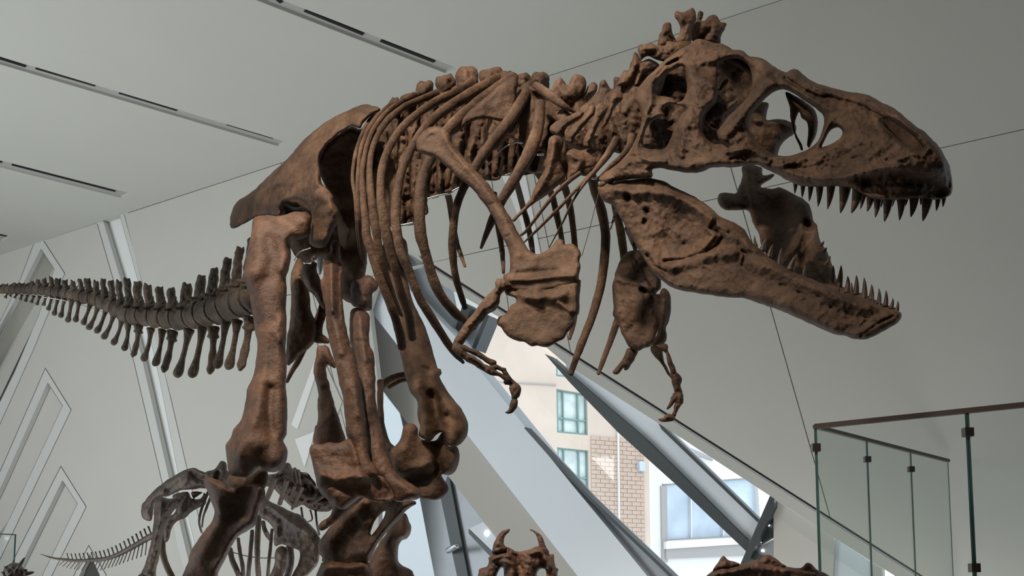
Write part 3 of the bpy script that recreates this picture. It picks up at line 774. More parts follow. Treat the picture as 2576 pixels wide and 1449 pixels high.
sk_str = [S([(700, 480), (730, 600), (720, 700), (690, 800)], 60, .035), S([(700, 330), (800, 340), (950, 360)], 60, .03),
    S([(1180, 420), (1230, 560), (1150, 640), (1050, 760), (960, 870), (900, 920)], 48, .045), S([(1100, 410), (1180, 480), (1150, 560)], 40, .02),
    S([(1340, 490), (1440, 540), (1600, 600), (1800, 650), (1980, 720), (2120, 800), (2290, 940), (2400, 1100)], 40, .022),
    S([(1240, 470), (1330, 560), (1450, 620), (1560, 700), (1640, 740)], 28, .02), S([(1330, 530), (1420, 590), (1530, 655)], 14, -.02),
    S([(1480, 612), (1560, 655), (1640, 652), (1700, 672), (1780, 692), (1860, 720), (1900, 745), (1985, 790)], 9, -.016),
    S([(300, 1000), (360, 820), (420, 700), (420, 560), (520, 430), (640, 340)], 26, .03),
    S([(700, 870), (720, 960)], 80, .02), S([(690, 880), (705, 910)], 18, -.012), S([(600, 780), (640, 900), (620, 1040)], 30, .02),
    S([(520, 1080), (400, 1070), (300, 1080), (200, 1120)], 40, .02), S([(330, 1050), (420, 1090), (520, 1090)], 12, .014), S([(260, 1060), (420, 1040), (500, 1020)], 10, -.012),
    S([(800, 1080), (960, 1040), (1070, 960)], 50, .025), S([(860, 940), (960, 960), (1030, 920)], 22, .02), S([(1060, 1080), (1030, 1060), (960, 1075)], 10, -.012),
    S([(560, 1110), (760, 1110), (1000, 1090), (1200, 1110)], 30, .018), S([(940, 1020), (1100, 1010), (1200, 1060), (1300, 1090)], 22, .018),
    S([(1270, 1120), (1400, 1180), (1560, 1205), (1700, 1200), (1850, 1165), (2000, 1130), (2090, 1125)], 26, .030),
    S([(1270, 1060), (1380, 1090), (1500, 1100), (1600, 1060)], 34, .014), S([(1330, 1130), (1500, 1130), (1700, 1060), (1850, 980)], 14, -.008),
    S([(1880, 1240), (2000, 1230), (2120, 1215), (2250, 1240), (2380, 1290)], 48, -.055), S([(1820, 1290), (1950, 1300), (2100, 1300), (2250, 1300), (2380, 1320)], 26, -.02),
    S([(1750, 800), (1830, 900), (1900, 1010)], 110, .03), S([(2100, 1100), (2300, 1120)], 90, .02), S([(1640, 800), (1600, 880), (1560, 960)], 26, .012),
    S([(1700, 830), (1730, 880), (1720, 940), (1660, 990)], 16, .012), S([(2300, 1000), (2260, 1050), (2200, 1040)], 14, .012),
    S([(760, 262), (760, 285)], 12, .02), S([(820, 300), (880, 330)], 22, -.014), S([(600, 400), (520, 440), (460, 510)], 10, -.03), S([(980, 345), (1040, 370)], 26, .018),
    S([(760, 460), (860, 470)], 40, -.02), S([(770, 420), (850, 400)], 26, .02), S([(780, 540), (840, 580)], 30, .03), S([(700, 720), (760, 800), (830, 860)], 14, -.01),
    S([(2420, 1100), (2440, 1250)], 14, -.02), S([(1860, 1000), (1950, 960)], 24, -.01), S([(1760, 1080), (1830, 1060)], 20, -.012), S([(1980, 1050), (2060, 1010)], 24, -.01), S([(2080, 1080), (2160, 1060)], 12, .012)]
rr_ = random.Random(3)
for i in range(46):   # pits and gnarled relief along the tooth-bearing bone
    u = rr_.uniform(1290, 2120); v = 1175 - abs(u - 1560) * 0.06 - rr_.uniform(0, 190) * (0.3 + (u - 1290) / 900)
    sk_str.append(S([(u, v), (u + rr_.uniform(-40, 40), v - rr_.uniform(5, 40))], rr_.uniform(7, 15), rr_.choice((-1, 1)) * rr_.uniform(.004, .009)))
skull = obj('skull', [relief(sk_out, SKD, 2.6, [h_ant, h_max, h_orb, h_tu, h_tl, h_nos], cap=0.055, R=16, strokes=sk_str, noise=0.0055, nscale=11, jag=1.3, seed=2)], BONE, rex)
# braincase and inner side walls seen through the openings
obj('braincase', [relief(A([(420, 520), (560, 420), (760, 380), (960, 360), (1120, 420), (1160, 560), (1110, 700), (1020, 800), (960, 900), (920, 1000), (850, 1010), (740, 960), (560, 1010), (440, 1030), (350, 1010), (350, 900), (400, 800)]), A([(1000, 450, 4.32), (500, 950, 4.12)]), 4, cap=0.07, R=30,
    strokes=[S([(960, 480), (1040, 560)], 70, -.05), S([(520, 600), (560, 860)], 60, -.05)], noise=.012, nscale=12, seed=3)], BONE, skull)
obj('inner_cheek', [relief(A([(786, 800), (812, 752), (850, 712), (880, 690), (930, 698), (1000, 672), (1008, 700), (965, 762), (925, 805), (905, 850), (880, 900), (850, 880), (810, 850)]), 3.80, 2.6, strokes=[S([(830, 800), (900, 770), (980, 700)], 16, .02)], noise=.006, nscale=9, seed=10)], BONE, skull)
obj('inner_cheek', [relief(A([(700, 560), (780, 540), (850, 560), (880, 600), (905, 560), (942, 530), (945, 555), (900, 605), (872, 640), (860, 700), (800, 760), (740, 800), (690, 720)]), 3.86, 2.6, strokes=[S([(780, 580), (850, 600)], 20, .02)], noise=.006, nscale=9, seed=11)], BONE, skull)
obj('far_cheek', [relief(A([(1080, 760), (1130, 700), (1180, 690), (1215, 700), (1205, 760), (1205, 808), (1290, 803), (1380, 828), (1402, 866), (1385, 905), (1330, 945), (1292, 1000), (1262, 1070), (1180, 1080), (1080, 990), (1040, 880)]), 3.96, 3.5, strokes=[S([(1130, 810), (1300, 830), (1380, 870)], 24, .02)], seed=4)], BONE, skull)
obj('far_cheek', [relief(A([(1330, 625), (1400, 650), (1480, 700), (1535, 755), (1548, 830), (1540, 905), (1515, 960), (1490, 1000), (1476, 985), (1480, 930), (1482, 870), (1470, 820), (1440, 795), (1425, 755), (1405, 790), (1395, 850), (1400, 900), (1430, 960), (1452, 1010), (1440, 1020), (1415, 970), (1385, 890), (1365, 800), (1358, 720)]), 3.80, 3, seed=5, noise=.002)], BONE, skull)
obj('nasal_interior', [relief(A([(1860, 740), (2000, 750), (2150, 840), (2290, 960), (2380, 1090), (2200, 1120), (2050, 1060), (1900, 940)]), 3.70, 6, cap=0.03, R=12, seed=6)], BONE, skull)
obj('palate', [relief(A([(1300, 1130), (1700, 1080), (2100, 1060), (2380, 1120), (2436, 1260), (2405, 1322), (2250, 1325), (2050, 1330), (1880, 1320), (1750, 1255), (1500, 1235), (1350, 1190)]), [A([(1300, 1130, 0)])[0][:2] + (3.78,), A([(2430, 1250, 0)])[0][:2] + (3.38,)], 6, cap=0.03, R=14, seed=7)], BONE, skull)
obj('skull_roof', [relief(A([(560, 400), (700, 300), (900, 310), (1100, 400), (1360, 500), (1500, 570), (1700, 620), (1900, 670), (2100, 790), (2250, 920), (2150, 880), (1900, 740), (1500, 650), (1200, 560), (900, 400), (700, 400)]), [A([(560, 400, 0)])[0][:2] + (4.06,), A([(2250, 900, 0)])[0][:2] + (3.46,)], 5, cap=0.05, R=14, seed=8)], BONE, skull)
# quadrate block behind the jaw joint
obj('quadrate', [relief(A([(250, 1120), (330, 1105), (420, 1125), (430, 1160), (425, 1205), (300, 1212), (230, 1225), (170, 1240), (190, 1190)]), 4.05, 4, seed=9)], BONE, skull)
# upper teeth: base x,y -> tip x,y, half width at the base (crop units)
def tooth(parent, tf, bx, by, tx, ty, w, d, curve=0.0, name='tooth'):
    if isinstance(d, list):
        q0 = tf([(bx, by)])[0]; d = float(depthfn(d)(q0[0], q0[1])) + (-0.03 if parent.name.startswith('far') else 0.01)
    pts = []
    n = 6; L_ = math.hypot(tx - bx, ty - by); nx_, ny_ = -(ty - by) / L_, (tx - bx) / L_
    for i in range(n + 1):
        t = i / n; c = curve * math.sin(math.pi * t * 0.9)
        wd = w * (1 - t) ** 0.62 if t < 1 else 0.06 * w
        wd = w * math.sqrt(max(0, 1 - t ** 1.5)) * 0.55 + w * (1 - t) * 0.45
        pts.append((bx + (tx - bx) * t + nx_ * c, by + (ty - by) * t + ny_ * c, max(wd, 0.07 * w)))
    q = [(a, b, r / tf.k) for (a, b), r in zip([p[:2] for p in tf([(p[0], p[1]) for p in pts])], [p[2] for p in pts])]
    return obj(name, tube(q, d, seg=9, m=2, flat=0.75, round_end=False), TOOTH, parent)
for i, (bx, by, tx, ty, w) in enumerate([(1398, 1245, 1392, 1308, 17), (1448, 1255, 1442, 1336, 19), (1502, 1255, 1490, 1360, 22), (1560, 1252, 1548, 1395, 29), (1638, 1250, 1613, 1412, 33), (1735, 1262, 1700, 1438, 44), (1826, 1290, 1775, 1438, 46), (1862, 1318, 1835, 1414, 20), (1905, 1335, 1880, 1428, 30), (1952, 1345, 1935, 1468, 30), (2025, 1348, 1996, 1496, 38), (2112, 1345, 2098, 1488, 33), (2200, 1338, 2175, 1465, 35), (2290, 1338, 2256, 1492, 42), (2362, 1340, 2348, 1424, 22), (2400, 1335, 2392, 1398, 18)]):
    dpt = 3.44 - (bx - 1400) / 1000 * 0.27 + (0.05 if bx > 2330 else 0)
    tooth(skull, A, bx, by - 14, tx, ty, w, SKD, curve=-6 if w > 25 else -2)
for i, (bx, by, tx, ty, w) in enumerate([(2060, 1335, 2050, 1395, 20), (2150, 1335, 2140, 1390, 18), (1980, 1330, 1975, 1400, 20), (2250, 1330, 2242, 1385, 18)]):
    tooth(skull, A, bx, by - 20, tx, ty, w, 3.5, curve=-2)

# ---- lower jaw, near half
JD = B([(80, 180, 3.92), (400, 300, 3.84), (450, 700, 3.78), (900, 500, 3.62), (1100, 850, 3.50), (1600, 900, 3.28), (1700, 1150, 3.24), (2100, 1040, 3.12)])
jaw_out = B([(65, 190), (100, 175), (130, 150), (165, 168), (220, 150), (300, 140), (380, 130), (450, 134), (520, 155), (580, 190), (680, 235), (760, 280), (840, 340), (890, 390), (950, 415), (1010, 445), (1060, 480), (1090, 540), (1125, 580), (1160, 605), (1230, 670), (1320, 725), (1390, 765), (1460, 790), (1530, 820), (1600, 850), (1660, 880), (1720, 905), (1780, 915), (1840, 935), (1900, 955), (1960, 990), (2010, 1010), (2060, 1018), (2100, 1030), (2114, 1048), (2100, 1090), (2050, 1130), (1980, 1170), (1900, 1208), (1850, 1218), (1780, 1210), (1720, 1190), (1650, 1180), (1560, 1140), (1450, 1090), (1350, 1045), (1230, 1000), (1150, 975), (1060, 940), (950, 935), (860, 925), (740, 905), (640, 890), (560, 865), (500, 825), (440, 770), (390, 700), (350, 630), (310, 560), (270, 490), (230, 420), (190, 350), (170, 315), (110, 290), (80, 250)])
jstr = [S([(0, 0)], 1, 0)]
def SB(pts, w, a): return (B(pts), w * s, a)
jstr = [SB([(180, 200), (300, 230), (420, 220), (560, 240), (680, 300), (820, 400)], 34, .03), SB([(640, 430), (700, 520), (640, 600), (560, 560)], 110, -.05), SB([(520, 690), (640, 680), (760, 640), (860, 590), (900, 540)], 13, -.03),
    SB([(560, 730), (700, 690), (860, 640), (980, 640)], 40, .03), SB([(840, 400), (800, 470), (850, 520), (780, 600)], 14, .022), SB([(880, 450), (940, 480)], 12, .02), SB([(870, 480), (900, 530)], 16, -.02),
    SB([(262, 252), (270, 262)], 17, -.03), SB([(393, 345), (398, 356)], 15, -.028), SB([(383, 420), (380, 430)], 15, -.025), SB([(460, 720), (500, 800), (600, 860)], 20, .02), SB([(400, 650), (440, 720), (520, 760)], 12, -.02),
    SB([(1040, 620), (1060, 640), (1040, 720)], 10, -.02), SB([(1080, 600), (1130, 620)], 24, .025), SB([(1100, 700), (1300, 760), (1500, 850), (1700, 930), (1900, 1000)], 50, .03), SB([(1150, 900), (1400, 1000), (1650, 1120)], 60, .02),
    SB([(1840, 1190), (1950, 1110), (2060, 1060)], 9, -.018), SB([(1720, 1180), (1850, 1180), (1960, 1100)], 10, .012), SB([(1700, 900), (1720, 1000)], 24, .012), SB([(1780, 940), (1850, 980), (1920, 1010)], 18, -.012), SB([(1640, 900), (1700, 970), (1640, 1000)], 14, -.01),
    SB([(1300, 850), (1330, 855)], 10, -.01), SB([(1420, 900), (1440, 905)], 10, -.01), SB([(1560, 920), (1575, 925)], 10, -.01), SB([(1850, 1060), (1960, 1040)], 30, -.012), SB([(930, 500), (1060, 560)], 40, .02)]
for i in range(26):
    u = rr_.uniform(1150, 1950); v = 700 + (u - 1150) * 0.43 + rr_.uniform(-10, 120)
    jstr.append(SB([(u, v), (u + rr_.uniform(-30, 50), v + rr_.uniform(-5, 25))], rr_.uniform(6, 13), rr_.choice((-1, 1)) * rr_.uniform(.003, .007)))
jaw = obj('lower_jaw', [relief(jaw_out, JD, 2.8, cap=0.05, R=22, strokes=jstr, noise=0.005, nscale=14, seed=12)], BONE, rex)
obj('jaw_joint', [relief(B([(70, 185), (95, 140), (150, 100), (230, 60), (255, 85), (230, 110), (180, 130), (165, 165), (120, 190)]), 3.9, 3, seed=13)], BONE, jaw)
# far half, seen from inside
FD = B([(870, 280, 4.42), (1200, 400, 4.30), (1450, 500, 4.12), (1600, 800, 3.80), (2080, 1040, 3.30)])
far_out = B([(872, 270), (885, 235), (920, 225), (970, 232), (1000, 228), (1020, 180), (1040, 110), (1040, 50), (1100, 40), (1170, 60), (1180, 110), (1250, 100), (1250, 125), (1190, 160), (1165, 190), (1230, 200), (1290, 192), (1350, 215), (1410, 250), (1460, 275), (1495, 310), (1512, 370), (1520, 420), (1545, 450), (1555, 520), (1575, 570), (1610, 620), (1640, 700), (1660, 760), (1700, 850), (1800, 890), (1900, 930), (2000, 980), (2080, 1010), (2000, 1040), (1800, 1000), (1600, 900), (1400, 800), (1250, 700), (1170, 590), (1150, 500), (1110, 430), (1080, 350), (1000, 345), (930, 345), (890, 320)])
farj = obj('far_jaw', [relief(far_out, FD, 3, cap=0.045, R=16, strokes=[SB([(1270, 350), (1300, 500), (1260, 640)], 90, -.07), SB([(1410, 300), (1440, 400), (1430, 560), (1340, 650)], 22, .03), SB([(1480, 440), (1500, 470)], 26, -.04), SB([(1440, 300), (1500, 400)], 30, .03), SB([(1440, 560), (1450, 720)], 22, -.04), SB([(1520, 520), (1560, 700), (1620, 800)], 34, .025), SB([(1080, 60), (1090, 180), (1110, 300)], 30, .03), SB([(900, 270), (1020, 290)], 30, .02), SB([(1480, 640), (1600, 820)], 16, -.02)], noise=.005, nscale=12, seed=14)], BONE, rex, label='far half of the lower jaw seen from inside')
# lower teeth: near row small worn ones, then the long row of the far side and tip
for bx, by, tx, ty, w, d in [(1135, 580, 1125, 515, 13, 3.66), (1175, 612, 1205, 535, 22, 3.70), (1220, 655, 1250, 575, 20, 3.72), (1290, 710, 1308, 600, 20, 3.7), (1360, 745, 1415, 640, 30, 3.68), (1455, 790, 1470, 715, 16, 3.6), (1690, 890, 1700, 830, 14, 3.36)]:
    tooth(jaw, B, bx, by + 12, tx, ty, w, JD, curve=-6)
for bx, by, tx, ty, w, d in [(1550, 590, 1590, 553, 20, 3.92), (1560, 650, 1608, 595, 24, 3.88), (1590, 730, 1632, 652, 24, 3.84), (1640, 840, 1652, 718, 24, 3.74), (1690, 850, 1705, 717, 26, 3.68), (1745, 895, 1750, 790, 26, 3.6), (1805, 905, 1808, 785, 24, 3.55), (1862, 935, 1860, 800, 25, 3.5), (1908, 945, 1910, 845, 22, 3.46), (1960, 965, 1960, 872, 19, 3.42), (2005, 985, 2008, 885, 20, 3.36), (2042, 1000, 2054, 938, 17, 3.3), (2080, 1018, 2088, 958, 16, 3.24)]:
    tooth(farj, B, bx, by + 14, tx, ty, w, FD, curve=5)
for bx, by, tx, ty, w in [(1920, 965, 1918, 905, 12), (1965, 990, 1968, 938, 12), (1780, 905, 1775, 830, 12)]:
    tooth(farj, B, bx, by + 10, tx, ty, w, FD, curve=2)

# ---- ribs, spine and shoulders
def rib(pts, ds, parent=rex, flat=0.62, mat=BONE, name='rib', tf=CC, seed=0, seg=12):
    """pts: (u, v, full width) in crop units; ds = depth at top, middle, end"""
    n = len(pts); p2 = np.array([p[:2] for p in pts]); L_ = np.r_[0, np.cumsum(np.linalg.norm(np.diff(p2, axis=0), axis=1))]; t = L_ / L_[-1]
    d = ds[0] * (1 - t) * (1 - 2 * t) + ds[1] * 4 * t * (1 - t) + ds[2] * t * (2 * t - 1)
    wk = 1.16 if (tf is CC and pts[0][0] < 1500 and ds[1] < 4.8) else 1.0
    q = [(a, b, w * wk / 2 / tf.k, dd) for (a, b), w, dd in zip([x[:2] for x in tf(pts)], [p[2] for p in pts], d)]
    return obj(name, tube(q, seg=seg, m=5, flat=flat, noise=0.004, nscale=0.045), mat, parent)
rib([(372, 478, 26), (300, 545, 28), (232, 660, 28), (182, 800, 28), (154, 950, 28), (152, 1050, 28), (172, 1180, 28), (182, 1300, 30), (196, 1450, 32), (216, 1600, 36), (243, 1700, 26)], (4.95, 4.58, 4.75))
rib([(505, 412, 40), (420, 462, 34), (322, 560, 32), (256, 680, 32), (216, 800, 32), (198, 950, 32), (192, 1100, 32), (198, 1300, 34), (212, 1450, 36), (228, 1600, 34), (246, 1690, 24)], (4.92, 4.54, 4.72))
rib([(690, 342, 52), (570, 395, 40), (450, 470, 36), (352, 580, 36), (286, 700, 36), (246, 850, 38), (228, 1000, 40), (238, 1200, 48), (258, 1400, 60), (268, 1500, 66), (332, 1710, 66), (398, 1900, 64), (475, 2090, 62), (528, 2260, 64), (552, 2395, 62)], (4.88, 4.44, 4.62))
rib([(860, 332, 66), (720, 380, 52), (550, 458, 44), (432, 565, 42), (348, 690, 42), (302, 830, 44), (288, 1000, 48), (304, 1200, 60), (334, 1400, 66), (347, 1490, 64), (378, 1680, 62), (440, 1890, 60), (492, 2040, 54), (552, 2140, 22)], (4.84, 4.40, 4.60))
rib([(1135, 238, 80), (1010, 325, 70), (830, 402, 62), (650, 525, 58), (525, 650, 56), (436, 800, 56), (388, 960, 56), (376, 1150, 62), (400, 1300, 72), (418, 1440, 78), (445, 1580, 72), (492, 1750, 64), (542, 1950, 62), (602, 2120, 62), (636, 2320, 62)], (4.75, 4.30, 4.55))
rib([(1335, 226, 90), (1160, 312, 84), (965, 425, 76), (806, 545, 68), (684, 690, 64), (596, 850, 62), (540, 1000, 66), (510, 1180, 70), (500, 1300, 74), (508, 1440, 72), (545, 1630, 68), (602, 1760, 66), (690, 1990, 62), (800, 2170, 60), (900, 2330, 56), (980, 2440, 50), (1048, 2518, 24)], (4.66, 4.18, 4.42))
rib([(1462, 222, 110), (1300, 335, 110), (1130, 455, 100), (965, 590, 88), (862, 720, 82), (776, 880, 80), (714, 1030, 84), (694, 1200, 84), (696, 1400, 82), (706, 1500, 80), (742, 1630, 74), (802, 1840, 72), (882, 2000, 70), (1000, 2130, 66), (1085, 2198, 50)], (4.60, 4.20, 4.35))
rib([(1600, 272, 100), (1530, 385, 100), (1420, 560, 96), (1292, 720, 92), (1192, 860, 86), (1130, 965, 78), (1060, 1090, 70), (1004, 1220, 66), (970, 1400, 66), (960, 1560, 66), (970, 1720, 62), (1002, 1880, 58), (1062, 2075, 44)], (4.42, 4.22, 4.40))
rib([(1672, 415, 84), (1655, 600, 100), (1600, 780, 112), (1528, 920, 100), (1440, 1070, 92), (1362, 1200, 84), (1300, 1330, 72), (1245, 1450, 52), (1192, 1590, 22)], (4.28, 4.12, 4.25))
W_ = lambda pts: CC(pts)
obj('rib_web', [relief(W_([(1440, 200), (1490, 240), (1480, 330), (1470, 430), (1400, 560), (1250, 545), (1130, 560), (1020, 640), (930, 690), (900, 650), (1050, 520), (1250, 350)]), 4.36, 4, cap=.02, R=10, seed=21)], BONE, rex)
obj('rib_web', [relief(W_([(1480, 330), (1600, 260), (1900, 480), (1950, 490), (1850, 540), (1760, 600), (1740, 700), (1680, 800), (1560, 800), (1480, 730), (1400, 700), (1300, 800), (1220, 760), (1400, 560)]), 4.42, 4, cap=.03, R=12, strokes=[(W_([(1640, 290), (1780, 360), (1930, 470)]), 12, .04)], seed=22)], BONE, rex)
rib([(1630, 270, 60), (1750, 350, 80), (1850, 430, 60), (1950, 490, 24)], (4.3, 4.2, 4.2), name='transverse_process')
# forked shoulder rib and the cervical ribs sweeping back
obj('cervical_rib', [relief(W_([(1742, 700), (1790, 678), (1845, 700), (1860, 760), (1835, 835), (1852, 940), (1875, 1020), (1800, 1100), (1700, 1180), (1610, 1240), (1540, 1300), (1455, 1380), (1440, 1360), (1530, 1268), (1590, 1190), (1620, 1110), (1660, 1030), (1705, 950), (1722, 850), (1732, 770)]), 4.02, 3, cap=.035, strokes=[(W_([(1790, 700), (1770, 860), (1720, 1000), (1640, 1150)]), 10, .02)], seed=23)], BONE, rex)
obj('cervical_rib', [relief(W_([(1862, 832), (1900, 800), (1940, 785), (2010, 800), (2080, 785), (2150, 800), (2185, 860), (2140, 920), (2060, 960), (2000, 985), (1930, 1050), (1850, 1120), (1800, 1150), (1770, 1150), (1850, 1080), (1880, 1000), (1895, 920)]), 4.05, 3, cap=.03, strokes=[(W_([(1900, 820), (2000, 880), (1960, 980)]), 10, .015)], seed=24)], BONE, rex)
obj('cervical_rib', [relief(W_([(2000, 900), (2100, 840), (2200, 850), (2180, 900), (2080, 990), (2020, 1010), (1990, 980)]), 4.05, 3, cap=.03, seed=25)], BONE, rex)
rib([(1990, 985, 40), (1830, 1110, 34), (1680, 1290, 30), (1560, 1449, 26), (1500, 1495, 16)], (4.0, 4.0, 4.1))
rib([(2090, 985, 36), (1950, 1130, 30), (1820, 1270, 28), (1640, 1449, 24), (1535, 1550, 14)], (4.0, 3.98, 4.1))
rib([(2290, 705, 70), (2220, 830, 60), (2120, 960, 40), (2020, 1080, 26), (1930, 1220, 20), (1850, 1390, 16), (1745, 1585, 9)], (4.02, 3.98, 4.1))
rib([(2410, 680, 64), (2390, 770, 56), (2320, 860, 48), (2230, 940, 40), (2140, 1040, 30)], (4.0, 3.95, 4.0))
obj('armature_wire', tube(W_([(2180, 1010, 1.2, 4.0), (2130, 1200, 1.0, 4.0), (2070, 1440, 1.0, 4.0), (2008, 1655, .9, 4.0)]), seg=6), plain('dark_steel', (.05, .05, .05), .4, metal=.6), rex)
obj('steel_rod', tube(W_([(1205, 975, 1.6, 4.25), (1290, 870, 1.6, 4.3), (1380, 780, 1.6, 4.35), (1460, 738, 1.6, 4.35), (1530, 740, 1.6, 4.35)]), seg=6), STEEL, rex)
for i, p in enumerate([[(540, 1405), (580, 1400), (640, 1385)], [(760, 1190), (850, 1165), (940, 1150)], [(960, 1130), (1010, 1105), (1030, 1100)], [(1650, 835), (1700, 832)], [(2080, 1020), (2110, 1030), (2140, 1015)], [(1390, 1000), (1440, 985)]]):
    obj('steel_bracket', tube([q + (2.6, 4.6 - i * .08) for q in W_(p)], seg=6), STEEL, rex)
# dorsal vertebrae
obj('vertebral_centra', [relief(W_([(420, 520), (560, 440), (640, 400), (760, 340), (900, 290), (1080, 250), (1250, 250), (1400, 270), (1550, 300), (1700, 400), (1850, 470), (2060, 500), (2110, 700), (2100, 900), (2000, 1000), (1900, 1020), (1800, 990), (1650, 985), (1530, 1000), (1400, 1000), (1270, 1042), (1130, 1050), (1000, 1108), (900, 1150), (850, 1168), (765, 1190), (745, 1290), (700, 1330), (640, 1382), (548, 1405), (420, 1420), (250, 1380), (215, 1100), (225, 850), (290, 650), (360, 560)]), [CC([(500, 900)])[0] + (5.10,), CC([(2000, 800)])[0] + (4.36,)], 5, cap=.08, R=26, strokes=[(W_([(u, v), (u + 20, v + 250), (u - 10, v + 640)]), 10, -.06) for u, v in ((600, 600), (720, 540), (850, 500), (980, 450), (1110, 420), (1240, 420), (1370, 420), (1500, 440), (1630, 480), (1760, 500), (1890, 540))], noise=.014, nscale=22, seed=29)], BONE, rex)
sd = lambda u: 4.98 - (840 + u / 3.22 - 990) / 620 * 0.80
for i, (tu, tv, tw, bu, bv) in enumerate([(490, 372, 45, 590, 1400), (610, 335, 72, 690, 1330), (735, 240, 62, 780, 1185), (905, 185, 74, 900, 1150), (1075, 125, 84, 1020, 1100), (1270, 132, 90, 1150, 1045), (1400, 160, 70, 1280, 1040), (1530, 172, 56, 1410, 1000), (1662, 172, 72, 1545, 992)]):
    b0 = bv - 330; ww = 76; mu = (tu + bu) / 2; mv = tv + (b0 - tv) * 0.45
    body = [(tu - tw * .95, tv + 22), (tu - tw * .45, tv - 4 + 14 * (i % 2)), (tu + tw * .1, tv + 2), (tu + tw * .5, tv - 8), (tu + tw * 1.0, tv + 30 - 10 * (i % 3)), (tu + tw * 1.12, tv + 75), (tu + tw * 1.05, tv + 150), (mu + 62, mv), (bu + 60, b0 + 40), (bu + ww, b0 + 100), (bu + ww - 16, b0 + 200), (bu + ww, bv - 20), (bu + 20, bv + 4), (bu - ww + 6, bv - 14), (bu - ww + 16, b0 + 200), (bu - ww, b0 + 90), (mu - 60, mv), (tu - tw * .9, tv + 150), (tu - tw * 1.1, tv + 70)]
    obj('dorsal_vertebra', [relief(W_(body), sd(tu * .6 + bu * .4) + .03, 3.6, k=.9, cap=.09, strokes=[(W_([(tu, tv + 20), (tu, tv + 90)]), 12, .03), (W_([(bu - 50, b0 + 60), (bu - 40, bv - 20)]), 7, .03), (W_([(bu, b0 + 120), (bu, bv - 40)]), 14, -.03)], noise=.010, nscale=10, jag=2.4, seed=30 + i)], BONE, rex)
# neck vertebrae
neck = [([(1745, 335), (1765, 290), (1800, 235), (1832, 212), (1870, 245), (1895, 268), (1925, 205), (1970, 178), (2030, 212), (2042, 290), (2015, 345), (1950, 420), (1890, 460), (1800, 420), (1720, 380)], 4.22),
        ([(1800, 520), (1880, 430), (1960, 362), (2030, 325), (2060, 268), (2096, 242), (2132, 265), (2128, 325), (2070, 400), (2060, 480), (2140, 560), (2100, 760), (1960, 800), (1850, 700)], 4.24),
        ([(1990, 480), (2060, 400), (2130, 330), (2160, 240), (2195, 228), (2222, 270), (2250, 300), (2320, 330), (2360, 350), (2300, 480), (2330, 620), (2300, 780), (2160, 860), (2060, 700)], 4.18),
        ([(2180, 430), (2200, 350), (2262, 300), (2266, 215), (2300, 205), (2345, 235), (2350, 170), (2378, 150), (2410, 180), (2450, 260), (2460, 400), (2500, 560), (2470, 700), (2380, 820), (2260, 800), (2220, 600)], 4.13)]
for i, (p, d) in enumerate(neck):
    obj('neck_vertebra', [relief(W_(p), d, 3, cap=.06, R=None, strokes=[(W_([p[3], p[len(p) // 2]]), 9, .02), (W_([p[1], p[-3]]), 10, -.02)], noise=.006, nscale=14, seed=50 + i)], BONE, rex)
for i, p in enumerate([[(1750, 605), (1790, 572), (1850, 545), (1930, 505), (1980, 482), (2026, 492), (2010, 525), (1950, 572), (1900, 605), (1868, 650), (1862, 692), (1800, 684), (1752, 655)],
                       [(1872, 705), (1895, 650), (1960, 580), (2020, 530), (2055, 480), (2080, 438), (2114, 450), (2112, 505), (2060, 562), (1995, 640), (1955, 690), (1930, 752), (1880, 735)],
                       [(2018, 762), (2030, 690), (2080, 600), (2108, 520), (2128, 440), (2175, 418), (2215, 450), (2200, 505), (2150, 585), (2112, 665), (2084, 740), (2070, 782), (2030, 775)],
                       [(2165, 625), (2180, 560), (2218, 470), (2230, 400), (2262, 335), (2320, 345), (2345, 380), (2290, 430), (2262, 470), (2240, 540), (2205, 600)]]):
    q = W_(p); c = np.mean([a[:2] for a in q], 0)
    obj('short_cervical_rib', [relief(q, 4.08 - i * .03, 2.8, strokes=[([q[2], tuple(c), q[-2]], 8, .012)], noise=.004, nscale=9, seed=60 + i)], BONE, rex)
un = [([(822, 240), (850, 165), (900, 180), (960, 185), (1040, 150), (1098, 120), (1135, 160), (1155, 225), (1150, 300), (1110, 370), (1090, 500), (1075, 640), (1000, 760), (930, 760), (860, 660), (846, 605), (900, 520), (912, 420), (880, 320), (835, 275)], 4.10),
      ([(1175, 230), (1188, 178), (1215, 162), (1265, 190), (1262, 245), (1235, 310), (1170, 310)], 4.22),
      ([(1110, 310), (1180, 285), (1260, 320), (1300, 290), (1350, 245), (1410, 222), (1470, 235), (1500, 290), (1530, 335), (1580, 332), (1617, 368), (1600, 405), (1590, 455), (1550, 512), (1530, 575), (1530, 670), (1480, 700), (1400, 690), (1300, 650), (1180, 640), (1110, 640), (1060, 520), (1075, 400)], 4.16),
      ([(570, 680), (598, 520), (632, 480), (645, 400), (680, 342), (760, 348), (778, 420), (785, 475), (832, 570), (850, 620), (800, 700), (700, 740), (600, 740)], 4.16),
      ([(268, 745), (275, 700), (310, 668), (340, 690), (380, 662), (470, 652), (550, 680), (690, 690), (700, 650), (750, 622), (830, 640), (950, 620), (1080, 640), (1100, 720), (1000, 860), (820, 950), (700, 940), (640, 930), (540, 900), (450, 860), (400, 852), (330, 905), (308, 960), (296, 880), (285, 800)], 4.06),
      ([(135, 1060), (150, 980), (186, 900), (205, 812), (235, 788), (282, 842), (300, 920), (350, 930), (430, 890), (530, 930), (600, 990), (560, 1060), (420, 1100), (330, 1180), (280, 1290), (180, 1300), (-40, 1300), (0, 1180), (60, 1070)], 4.08)]
